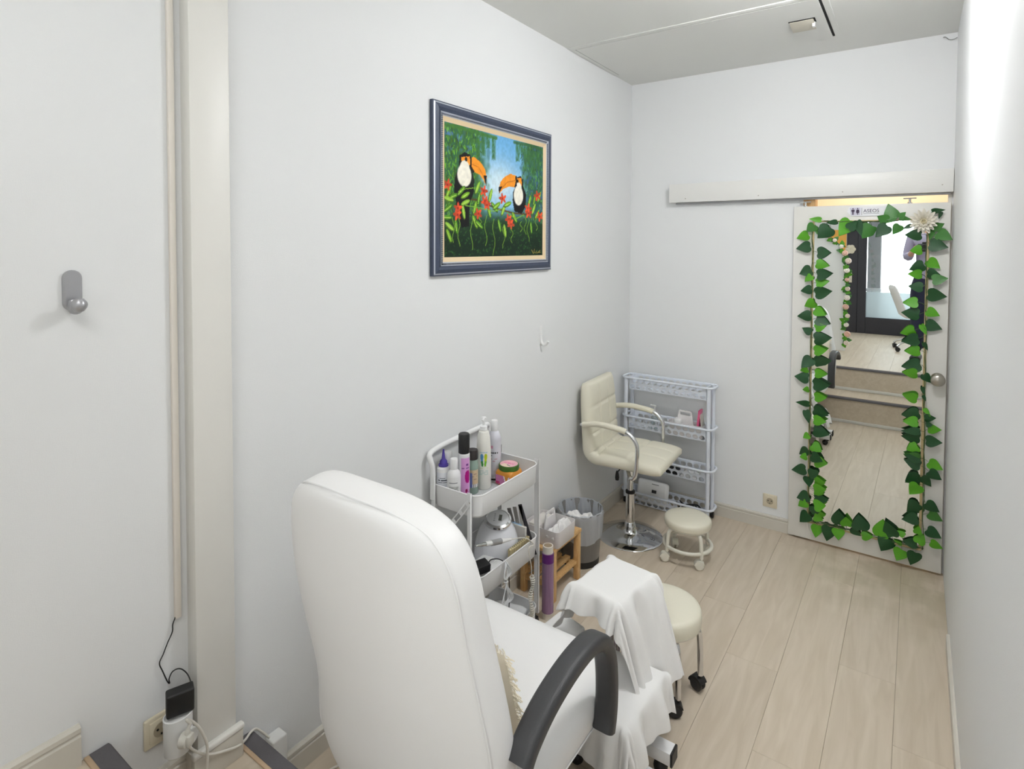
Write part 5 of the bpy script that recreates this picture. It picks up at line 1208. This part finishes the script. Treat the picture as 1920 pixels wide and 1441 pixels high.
# backrest: rings along its height; (z, y of rear face, half width, thickness)
BK_ = [(.372,.955,.48,.84,.050),(.380,.950,.43,.89,.085),(.398,.947,.395,.92,.108),(.428,.943,.368,.945,.122),(.48,.934,.35,.955,.126),(.55,.926,.355,.957,.127),(.62,.919,.362,.955,.127),(.69,.912,.354,.950,.126),(.76,.905,.333,.938,.126),(.84,.897,.314,.922,.125),(.92,.889,.305,.906,.124),(1.0,.882,.304,.893,.122),(1.05,.878,.309,.880,.120),(1.09,.874,.322,.860,.117),(1.115,.872,.338,.838,.113),(1.135,.871,.360,.806,.107),(1.150,.871,.389,.765,.099),(1.160,.875,.420,.715,.086),(1.166,.883,.465,.655,.062)]
def bk_ring(z, y, xl, xr, th, n=64):
    p = []; cx, hw = (xl+xr)/2, (xr-xl)/2
    for k in range(n):
        a = 2*pi*k/n; ca, sa = cos(a), sin(a)
        x = hw*math.copysign(abs(ca)**.34, ca); q_ = math.copysign(abs(sa)**.50, sa)
        crown = .026*(1-(x/hw)**2)          # rear panel bows outwards
        yy = y+th/2+q_*th/2-(crown if q_ < 0 else 0)*abs(q_)
        p.append((cx+x+.016, yy, z+.004+.10*(yy-y)))
    return p
b = MB().loft([bk_ring(*r_) for r_ in BK_]); bo_ = b.build('backrest', M_LEATHER, ch, ang=60, world=True); subd(bo_, 1)
L_ = [(xl+.026, y+.022, z+.004) for (z, y, xl, xr, th) in BK_[2:-3]]; R_ = [(xr+.008, y+.020, z+.004) for (z, y, xl, xr, th) in BK_[2:-3]]
T_ = [(.426, .878, 1.162), (.496, .872, 1.170), (.576, .866, 1.173), (.656, .870, 1.170), (.736, .880, 1.161)]
MB().tube(spline(L_+T_+R_[::-1], 5), .0026, 6).build('seam_piping', M_LEATHER, ch, world=True)
# seat cushion
def seat_ring(z, grow):
    return [(AC[0]+x, y, z) for x, y in rrect(-.285-grow, .315+grow, 1.06-grow, 1.625+grow, .085, 8)]
b = MB().loft([seat_ring(.395, -.03), seat_ring(.400, -.008), seat_ring(.420, .0), seat_ring(.455, .004), seat_ring(.485, -.001), seat_ring(.502, -.016), seat_ring(.511, -.045), seat_ring(.515, -.11)])
b.build('seat', M_LEATHER, ch, ang=60, world=True)
MB().tube([(x, y, .424) for x, y, z in seat_ring(.42, .0025)], .0022, 6, closed=True).build('seat_piping', M_LEATHER, ch, world=True)
# armrests
def arm_sect(w, h):
    return [(a, c) for a, c in rrect(-w/2, w/2, -h/2, h/2, min(w, h)*.36, 4)]
for s_, x in ((1, .985), (-1, .345)):
    pa = spline([(x, 1.000, .640), (x, 1.030, .668), (x, 1.100, .702), (x, 1.190, .722), (x, 1.275, .727), (x, 1.340, .717), (x, 1.388, .690), (x, 1.418, .640), (x, 1.430, .580), (x, 1.432, .515), (x, 1.425, .462), (x, 1.415, .430)], 6)
    b = MB(); b.sweep(pa, arm_sect(.060, .042)); b.build('armrest', M_ARM, ch, ang=50, world=True)
# mechanism and star base
MB().rbox(AC[0]-.11, AC[0]+.11, 1.24, 1.46, .355, .394, .01, 2).build('mechanism', M_BLACKP, ch, world=True)
MB().rbox(AC[0]-.035, AC[0]+.035, 1.02, 1.26, .365, .383, .004, 2).build('back_bar', M_BLACKP, ch, world=True)
MB().cyl((AC[0], 1.345, .10), (AC[0], 1.345, .36), .024, n=20).build('gas_column', M_BLACKP, ch, world=True)
b = MB()
for i in range(5):
    a = radians(54+72*i); ca, sa = cos(a), sin(a)
    ring_ = lambda d_, w_, z0_, z1_: [(AC[0]+d_*ca-w_*sa*e_, 1.345+d_*sa+w_*ca*e_, z_) for e_, z_ in ((-1, z0_), (1, z0_), (1, z1_), (-1, z1_))]
    b.loft([ring_(.0, .028, .085, .12), ring_(.12, .024, .085, .118), ring_(.285, .017, .062, .085)])
b.cyl((AC[0], 1.345, .08), (AC[0], 1.345, .13), .042, .034, 20)
b.build('star_base', M_BLACKP, ch, ang=30, world=True)
for i in range(5):
    a = radians(54+72*i); caster(ch, .275*cos(a), .005+.275*sin(a), a+.8, .025, .014, M_BLACKP, M_BLACKP, .070)
# fringed cushion on the seat
cu = thing('throw_cushion', 'cream fringed throw cushion leaning on the chair back', 'cushion', (.735, 1.130, .515))
def cus(u, v, s_):
    x, z = (u-.5)*2, (v-.5)*2; e = (1-abs(x)**3.5)*(1-abs(z)**3.5); t_ = .052*max(0, e)**.6
    return (x*.185, s_*t_, .165+z*.160*(1-.04*(1-abs(x))))
R = Matrix.Rotation(radians(16), 3, 'X')
b = MB(); nn = 24
va = [R @ Vector(cus(i/nn, j/nn, 1)) for j in range(nn+1) for i in range(nn+1)]; vb = [R @ Vector(cus(i/nn, j/nn, -1)) for j in range(nn+1) for i in range(nn+1)]
fq = [(j*(nn+1)+i, j*(nn+1)+i+1, (j+1)*(nn+1)+i+1, (j+1)*(nn+1)+i) for j in range(nn) for i in range(nn)]; K = len(va)
b.add(va+vb, fq+[tuple(K+i for i in q_)[::-1] for q_ in fq]); M_CUSH = mat('cushion_cream', (240, 230, 208), .8, sheen=.3)
b.build('cushion_pad', M_CUSH, cu, ang=70)
b = MB(); rs = random.Random(8)
for i in range(420):
    e_ = rs.choice((0, 1, 2, 3)); t_ = rs.uniform(-1, 1)
    x, z = ((1, t_), (-1, t_), (t_, 1), (t_, -1))[e_]; dx, dz_ = ((1, 0), (-1, 0), (0, 1), (0, -1))[e_]
    p0 = Vector((x*.185, rs.uniform(-.004, .004), .165+z*.158)); p1 = p0+Vector((dx*.018+rs.uniform(-.008, .008), rs.uniform(-.006, .006), dz_*.018+rs.uniform(-.010, .004)))
    b.tube([R @ p0, R @ ((p0+p1)/2+Vector((0, .002, 0))), R @ p1], .0012, 4)
b.build('cushion_fringe', M_CUSH, cu)['kind'] = 'stuff'

# ------------------------------------------------------------------ foot bath, leg rest and towels in front of the armchair
fb = thing('foot_bath', 'pedicure foot bath on white tube feet under the lower towel', 'foot bath', (.800, 1.800, 0))
FX0, FX1, FY0, FY1 = .700, .950, 1.640, 1.905
rg = lambda z, g, r_=.05: [(x, y, z) for x, y in rrect(FX0-g, FX1+g, FY0-g, FY1+g, r_, 6)]
MB().loft([rg(.075, -.05), rg(.085, -.03), rg(.24, 0), rg(.262, .006), rg(.268, .002), rg(.262, -.012), rg(.10, -.04)]).build('basin', mat('basin_black', (44, 43, 46), .4), fb, ang=50, world=True)
MB().loft([rg(.100, -.028), rg(.18, -.006), rg(.258, .010), rg(.271, .006), rg(.270, -.016), rg(.14, -.03)], cap0=False, cap1=True).build('film_cover', mat('mauve_film', (176, 164, 176), .25, bump=.9, bscale=26, vary=.2, vscale=20, coat=.3), fb, ang=60, world=True)
for y in (1.700, 1.830):
    MB().rbox(.72, 1.036, y-.026, y+.026, .055, .098, .003, 2).build('foot_tube', M_WHITEM, fb, world=True)
    MB().rbox(1.035, 1.043, y-.027, y+.027, .054, .099, .002, 1).build('end_cap', M_BLACKP, fb, world=True)
    for x in (.995, .75): MB().cyl((x, y, .040), (x, y, .056), .007, n=10).lathe([(.0, 0.0), (.012, .002), (.0215, .012), (.024, .022), (.0215, .032), (.012, .041), (0, .042)], (x, y, 0), 18).build('caster', M_BLACKP, fb, world=True)
lr = thing('leg_rest', 'height-adjustable leg rest on chrome rods under the upper towel', 'leg rest', (.762, 1.965, 0))
MB().rbox(.63, .89, 1.945, 2.005, .010, .035, .006, 2).rbox(.727, .797, 1.945, 2.08, .010, .034, .006, 2).build('base', M_BLACKP, lr, world=True)
for dx in (-.018, 0, .018): MB().cyl((.762+dx, 1.97, .03), (.762+dx, 1.97, .45), .0085, n=14).build('rod', M_CHROME, lr, world=True)
MB().rbox(.732, .792, 1.945, 1.995, .42, .456, .006, 2).build('clamp', M_BLACKP, lr, world=True)
MB().cyl((.762, 1.945, .436), (.762, 1.915, .436), .012, .014, 14).build('clamp_knob', mat('knob_grey', (176, 170, 164), .4), lr, world=True)
MB().obox((.765, 1.950, .485), (.168, .210, .055), (radians(3.4), 0, radians(-10)), .02, 3).build('pad', M_LEATHER, lr, world=True)
sp_ = thing('padded_plate', 'flat white foot pad between the armchair and the film roll', 'foot pad', (.578, 1.880, 0))
MB().obox((0, 0, .285), (.130, .150, .030), (radians(6), radians(3), radians(-12)), .012, 3).build('pad', M_LEATHER, sp_)
MB().cyl((0, 0, .012), (0, 0, .275), .012, n=14).lathe([(0, 0), (.055, 0), (.055, .006), (.02, .014), (0, .014)], n=24).build('pedestal', M_CHROME, sp_)
def towel(name, lab, c, rz, rect, ext, ztop, m, seed, nu=90, nv=90, tilt=(0, 0), folds=9, amp=.022, flare=.16, bend=.02, hem=None):
    """rect=(hx,hy) flat top half-size; ext=(xneg,xpos,yneg,ypos) how far each side hangs"""
    rs = random.Random(seed); ph = [rs.uniform(0, 6.28) for _ in range(6)]
    hx, hy = rect
    def fn(u, v):
        sx = -hx-ext[0]+(2*hx+ext[0]+ext[1])*u; sy = -hy-ext[2]+(2*hy+ext[2]+ext[3])*v
        cx = max(-hx, min(hx, sx)); cy = max(-hy, min(hy, sy)); ox, oy = sx-cx, sy-cy; d = max(abs(ox), abs(oy))+.35*min(abs(ox), abs(oy))
        tz = tilt[0]*cx+tilt[1]*cy+.004*sin(9*sx+ph[0])*sin(8*sy+ph[1])
        if d < 1e-9: x, y, z = sx, sy, tz
        else:
            l_ = hypot(ox, oy); nx, ny = ox/l_, oy/l_
            tang = (sy if abs(ox) > abs(oy) else sx); ang = atan2(oy, ox)
            per = tang/.055+ang*2.2
            k_ = min(1, d/.10); w_ = amp*k_*(sin(per*2.1+ph[2])+.5*sin(per*4.3+ph[3]))
            drop = d-bend*(1-math.exp(-d/bend)); out = bend*(1-math.exp(-d/bend))+flare*drop+w_+(.012 if ox and oy else 0)
            x, y, z = cx+nx*out, cy+ny*out, tz-drop*(1-.10*k_)
            if hem: z += hem(sx, sy, d)
        return (x, y, z)
    o = MB().grid(fn, nu, nv).build(name, m, ang=80); o.location = (c[0], c[1], ztop); o.rotation_euler = (0, 0, rz)
    solid(o, .003, 1); subd(o, 1); tag(o, lab, 'towel'); return o
towel('hand_towel', 'white towel draped over the leg rest beside the chrome stool', (.765, 1.950), radians(-10), (.086, .108), (.21, .36, .100, .03), .5190, M_TOWEL, 5, tilt=(.0, .06), amp=.017, flare=.30)
towel('hand_towel', 'white towel draped over the foot bath in front of the armchair', (.838, 1.775), radians(-4), (.122, .138), (.02, .150, .18, .01), .276, M_TOWEL, 11, amp=.014, flare=.18)
# ------------------------------------------------------------------ the shop behind, seen in the mirror
YS = -2.35
M_ANTH = mat('anthracite_wood', (52, 51, 58), .5, vary=.15, vscale=20, stretch=(12, 12, 1))
b = MB(); b.box(0, .70, YS-.1, YS, -.08, ZC); b.box(.70, 3.0, YS-.1, YS, 2.45, ZC); b.box(2.93, 3.1, YS-.1, YS, -.08, 2.45); b.box(.70, 2.93, YS-.1, YS, -.08, ZU)
struct(b.build('wall_street', M_PLAIN, smooth=False), 'street wall of the shop with glazed door and window')
sd = thing('door_2', 'dark framed glazed street door with frosted lower pane', 'door', (1.4, YS, ZU)); sd['kind'] = 'structure'
def fr(x0, x1, z0, z1, nm='frame_piece', y0=YS-.07, y1=YS+.005, m=M_ANTH): return MB().rbox(x0, x1, y0, y1, z0, z1, .004, 1).build(nm, m, sd, world=True)
fr(.70, .845, ZU, 2.45); fr(.845, 2.93, 2.33, 2.45); fr(.8455, .956, ZU, 2.331, 'stile', YS-.06, YS); fr(1.899, 2.0065, ZU, 2.331, 'stile', YS-.06, YS); fr(.955, 1.90, ZU, .716, 'rail'); fr(.955, 1.90, 2.22, 2.331, 'rail')
fr(2.007, 2.08, ZU, 2.33); fr(2.86, 2.93, ZU, 2.33); fr(2.08, 2.86, ZU, .72)
M_CLR = glassy('window_glass', (250, 252, 252), .06, .0); M_FROST = glassy('frosted_film', (210, 216, 218), .04, .3, .85, (206, 214, 217))
for x0, x1 in ((.955, 1.90), (2.08, 2.86)):
    MB().box(x0, x1, YS-.04, YS-.034, .716, 2.30).build('pane', M_CLR, sd, smooth=False, world=True)
    MB().box(x0, x1, YS-.0338, YS-.033, .716, 1.09).build('frosted_film', M_FROST, sd, smooth=False, world=True)
MB().rbox(.738, .775, YS+.005, YS+.012, 1.22, 1.40, .012, 3).build('lock_plate', mat('plate_cream', (224, 216, 196), .4), sd, world=True)
for z in (1.27, 1.34): MB().cyl((.757, YS+.011, z), (.757, YS+.016, z), .007, n=12).build('lock_cylinder', M_STEEL, sd, world=True)
# white flower ornament on the frame
orn = thing('flower_ornament', 'small cream flower ornament on the street door frame', 'ornament', (.750, YS+.006, 1.713))
for i in range(6): MB().lathe([(0, 0), (.030, .003), (.034, .010), (.024, .018), (0, .020)], (.036*cos(i*pi/3), .002, .036*sin(i*pi/3)), 14, mtx=Matrix.Rotation(radians(-90), 4, 'X')).build('petal', mat('ornament_cream', (232, 222, 200), .5), orn)
# orange poster
tag(MB().rbox(.30, .695, YS+.001, YS+.006, 1.28, 2.00, .002, 1).build('orange_poster', mat('poster_orange', (250, 184, 84), .5), loc=(.5, YS, 1.28)), 'orange poster on the wall beside the street door', 'poster')
tag(MB().lathe([(0, 0), (.05, 0), (.05, .004), (0, .005)], (0, 0, 0), 24, mtx=Matrix.Rotation(radians(-90), 4, 'X')).build('round_sticker', mat('sticker_blue', (92, 112, 150), .5)), 'round blue sticker on the orange poster', 'sticker').location = (.56, YS+.0065, 1.76)
# outside
sbox('ground_street', -3, 6, -9, YS-.1, .30, .40, mat('pavement', (190, 188, 184), .9), 'pale pavement outside the shop')
pil_ = thing('street_pillar', 'grey pillar on the pavement outside the street door', 'pillar', (1.04, -2.58, .4))
MB().rbox(.955, 1.125, -2.64, -2.53, .4, 2.8, .01, 1).build('pillar_shaft', mat('pillar_grey', (150, 150, 154), .8, vary=.1, vscale=9), pil_, world=True)
MB().rbox(.945, 1.135, -2.65, -2.52, 1.08, 1.14, .01, 1).build('pillar_band', mat('pillar_band', (196, 196, 198), .7), pil_, world=True)
# arched backdrop with a flower garland
ab = thing('arch_backdrop', 'white arched backdrop board standing on the shop floor', 'backdrop', (.445, -.53, ZU))
pts = [(.005, ZU), (.885, ZU)]+[(.445+.44*cos(radians(a)), 1.50+.44*sin(radians(a))) for a in range(0, 181, 6)]
MB().prism(pts, lambda a, c, d: (a, -.56+d, c), .03).build('arch_board', M_WHITE, ab, smooth=False, world=True)
fgar = thing('flower_garland', 'garland of pale roses and leaves along the arch edge', 'garland', (.885, -.53, ZU+.2))
rs = random.Random(12); M_ROSE = [mat('rose_%d' % i, c, .6) for i, c in enumerate(((244, 226, 214), (240, 196, 180), (248, 240, 230)))]
def rose():
    b = MB(); b.lathe([(0, -.02), (.018, -.018), (.030, 0), (.028, .012), (.020, .016), (.012, .010), (.014, .020), (.006, .022), (0, .016)], n=12); return b
RM = [rose().mesh('rose', m, True, 50) for m in M_ROSE]
path_ = [(.895, ZU+.10+i*.055) for i in range(17)]+[(.445+.455*cos(radians(a)), 1.50+.455*sin(radians(a))) for a in range(4, 95, 6)]
for i, (x, z) in enumerate(path_):
    if i % 2 == 0:
        o = bpy.data.objects.new('rose', RM[i // 2 % 3]); COL.objects.link(o); o.parent = fgar; s_ = rs.uniform(.8, 1.25)
        o.location = Vector((x+rs.uniform(-.01, .02), -.515, z))-fgar.location; o.rotation_euler = (radians(-80+rs.uniform(-25, 25)), rs.uniform(-.4, .4), 0); o.scale = (s_, s_, s_)
    for k_ in range(2):
        o = bpy.data.objects.new('leaf', LM['Mw' if k_ else 'Lw'][i % 2]); COL.objects.link(o); o.parent = fgar; o.scale = (.06, .06, .06)
        o.location = Vector((x+rs.uniform(-.02, .02), -.52+rs.uniform(0, .015), z+rs.uniform(-.02, .02)))-fgar.location; o.rotation_euler = (radians(rs.uniform(60, 120)), rs.uniform(-3, 3), rs.uniform(-.5, .5))
MB().tube([(x, -.524, z) for x, z in path_], .003, 6).build('garland_stem', MATS['vine_green'], fgar, world=True)
# white desk chair on a chrome star base
dk = thing('desk_chair', 'white shell desk chair with chrome star base near the street door', 'chair', (1.62, -1.05, ZU), radians(-8))
def shell(u, v, s_):
    w = .22*(1-.25*max(0, v-.55)/.45); y = (u-.5)*2*w
    if v < .45: t_ = v/.45; x, z, nx, nz = .22-.40*t_, .44-.02*sin(pi*t_), 0, 1
    else:
        t_ = (v-.45)/.55; x, z, nx, nz = -.18-.13*t_, .44+.36*t_+.03*t_*(1-t_), .95, .3
    e = (1-abs(2*u-1)**6)**.5*(1-abs(2*v-1)**12)**.5
    return (x+nx*s_*.03*e+.035*(2*u-1)**2*(v > .4), y, z+nz*s_*.03*e)
b = MB(); nn = 30
va = [shell(i/nn, j/nn, 1) for j in range(nn+1) for i in range(nn+1)]; vb = [shell(i/nn, j/nn, -1) for j in range(nn+1) for i in range(nn+1)]
fq = [(j*(nn+1)+i, j*(nn+1)+i+1, (j+1)*(nn+1)+i+1, (j+1)*(nn+1)+i) for j in range(nn) for i in range(nn)]; K = len(va)
b.add(va+vb, fq+[tuple(K+i for i in q_)[::-1] for q_ in fq]); b.build('shell', M_LEATHER, dk, ang=70)
MB().cyl((0, 0, .10), (0, 0, .42), .025, n=16).build('column', M_CHROME, dk)
for i in range(5):
    a = radians(36+72*i+180); ca, sa = cos(a), sin(a)
    MB().tube(spline([(0, 0, .11), (.12*ca, .12*sa, .125), (.24*ca, .24*sa, .10), (.295*ca, .295*sa, .062)], 5), [.018]*6+[.013]*10, 12).build('base_leg', M_CHROME, dk)
    caster(dk, .285*ca, .285*sa, a+.7, .025, .014, M_BLACKP, M_BLACKP, .066)
# ------------------------------------------------------------------ the photographer, seen in the mirror's edge
def skin(name, verts, edges, m, parent, root=0, sub=1):
    me = bpy.data.meshes.new(name); me.from_pydata([v[:3] for v in verts], edges, []); me.update()
    o = bpy.data.objects.new(name, me); COL.objects.link(o); o.parent = parent
    md = o.modifiers.new('skin', 'SKIN'); md.use_smooth_shade = True
    me.skin_vertices or me.attributes
    if not me.skin_vertices:
        bm = bmesh.new(); bm.from_mesh(me); bm.verts.layers.skin.verify(); bm.to_mesh(me); bm.free()
    for i, v in enumerate(verts):
        rr_ = v[3] if isinstance(v[3], tuple) else (v[3], v[3]); me.skin_vertices[0].data[i].radius = rr_
    me.skin_vertices[0].data[root].use_root = True
    sm = o.modifiers.new('round', 'SUBSURF'); sm.levels = sub; sm.render_levels = sub
    me.materials.append(m); return o
PX_, PY_ = 1.715, -.30
pn = thing('person', 'person in lilac shirt and navy trousers holding a camera at chest height', 'person', (PX_, PY_, ZU))
M_SKIN = mat('skin', (206, 160, 134), .55)
V = [(0, 0, .90, .125), (0, .0, 1.05, .12), (0, .0, 1.22, .125), (0, -.005, 1.36, .11), (0, 0, 1.44, .055), (0, .01, 1.50, .055), (0, .02, 1.57, .085), (0, .025, 1.65, .092), (0, .015, 1.715, .06)]
E_ = [(i, i+1) for i in range(8)]
def chain(start, pts):
    k = start
    for p_ in pts: V.append(p_); E_.append((k, len(V)-1)); k = len(V)-1
    return k
hands = {}
for s_ in (-1, 1):
    chain(0, [(s_*.09, 0, .85, .088), (s_*.10, .01, .46, .058), (s_*.105, -.01, .10, .038), (s_*.105, .0, .05, .040), (s_*.115, .12, .03, .030)])
    w = chain(3, [(s_*.165, -.01, 1.375, .058), (s_*.205, .03, 1.14, .042), (s_*(.14)-.03, .165, 1.20, .028)])
    h = chain(w, [(s_*.105-.045, .205, 1.225, (.030, .018))]); hands[s_] = h
    for k_ in range(4):
        chain(h, [(s_*.092-.05, .222+.003*k_, 1.275-.020*k_, .0095), (s_*.066-.05, .236, 1.282-.020*k_, .0085), (s_*.048-.05, .232, 1.283-.020*k_, .0075)])
    chain(h, [(s_*.088-.05, .190, 1.265, .0105), (s_*.065-.05, .182, 1.285, .009)])
V.append((0, .115, 1.61, .012)); E_.append((7, len(V)-1))
skin('body', V, E_, M_SKIN, pn)
sv = [(0, 0, .80, .150), (0, .0, 1.05, .140), (0, .0, 1.22, .142), (0, -.005, 1.36, .125), (0, 0, 1.425, .066)]
se = [(i, i+1) for i in range(4)]
for s_ in (-1, 1):
    k = len(sv); sv += [(s_*.17, -.01, 1.375, .072), (s_*.208, .03, 1.14, .056), (s_*.15-.03, .15, 1.193, .040)]; se += [(3, k), (k, k+1), (k+1, k+2)]
skin('shirt', sv, se, mat('shirt_lilac', (166, 160, 184), .8), pn)
tv = [(0, 0, 1.02, .132), (0, 0, .88, .142)]; te = [(0, 1)]
for s_ in (-1, 1):
    k = len(tv); tv += [(s_*.09, 0, .82, .104), (s_*.10, .01, .46, .076), (s_*.105, -.005, .10, .062)]; te += [(1, k), (k, k+1), (k+1, k+2)]
skin('trousers', tv, te, mat('trousers_navy', (40, 42, 66), .85), pn)
for s_ in (-1, 1): MB().obox((s_*.11, .055, .042), (.098, .275, .084), (0, 0, -s_*.08), .035, 4).build('shoe', M_BLACKP, pn)
MB().lathe([(.0, .10), (.05, .094), (.083, .065), (.100, .02), (.098, -.03), (.080, -.06)], (0, -.002, 1.665), 24).build('hair', mat('hair_dark', (46, 38, 34), .7), pn)
b = MB()
for s_ in (-1, 1): b.lathe([(0, -.012), (.009, -.008), (.012, 0), (.009, .008), (0, .012)], (s_*.033, .108, 1.63), 12)
b.build('eyes', mat('eye_white', (236, 234, 230), .3), pn); MB().tube(spline([(-.024, .105, 1.575), (0, .112, 1.572), (.024, .105, 1.575)], 4), .005, 8).build('mouth', mat('lips', (170, 100, 94), .5), pn)
for s_ in (-1, 1): MB().lathe([(0, -.022), (.012, -.015), (.016, 0), (.012, .018), (0, .024)], (s_*.095, .01, 1.62), 12).build('ear', M_SKIN, pn)
cm = thing('photo_camera', 'black camera held in the photographer\'s hands', 'camera', (1.66, -.085, 1.70))
MB().rbox(-.060, .060, -.025, .022, .0, .085, .010, 3).rbox(-.022, .022, -.025, .020, .08, .105, .008, 2).build('camera_body', M_BLACKP, cm)
MB().lathe([(.030, 0), (.033, .006), (.033, .040), (.030, .046), (.026, .044), (0, .036)], (0, .020, .045), 24, mtx=Matrix.Rotation(radians(-90), 4, 'X')).build('lens', M_BLACKP, cm)
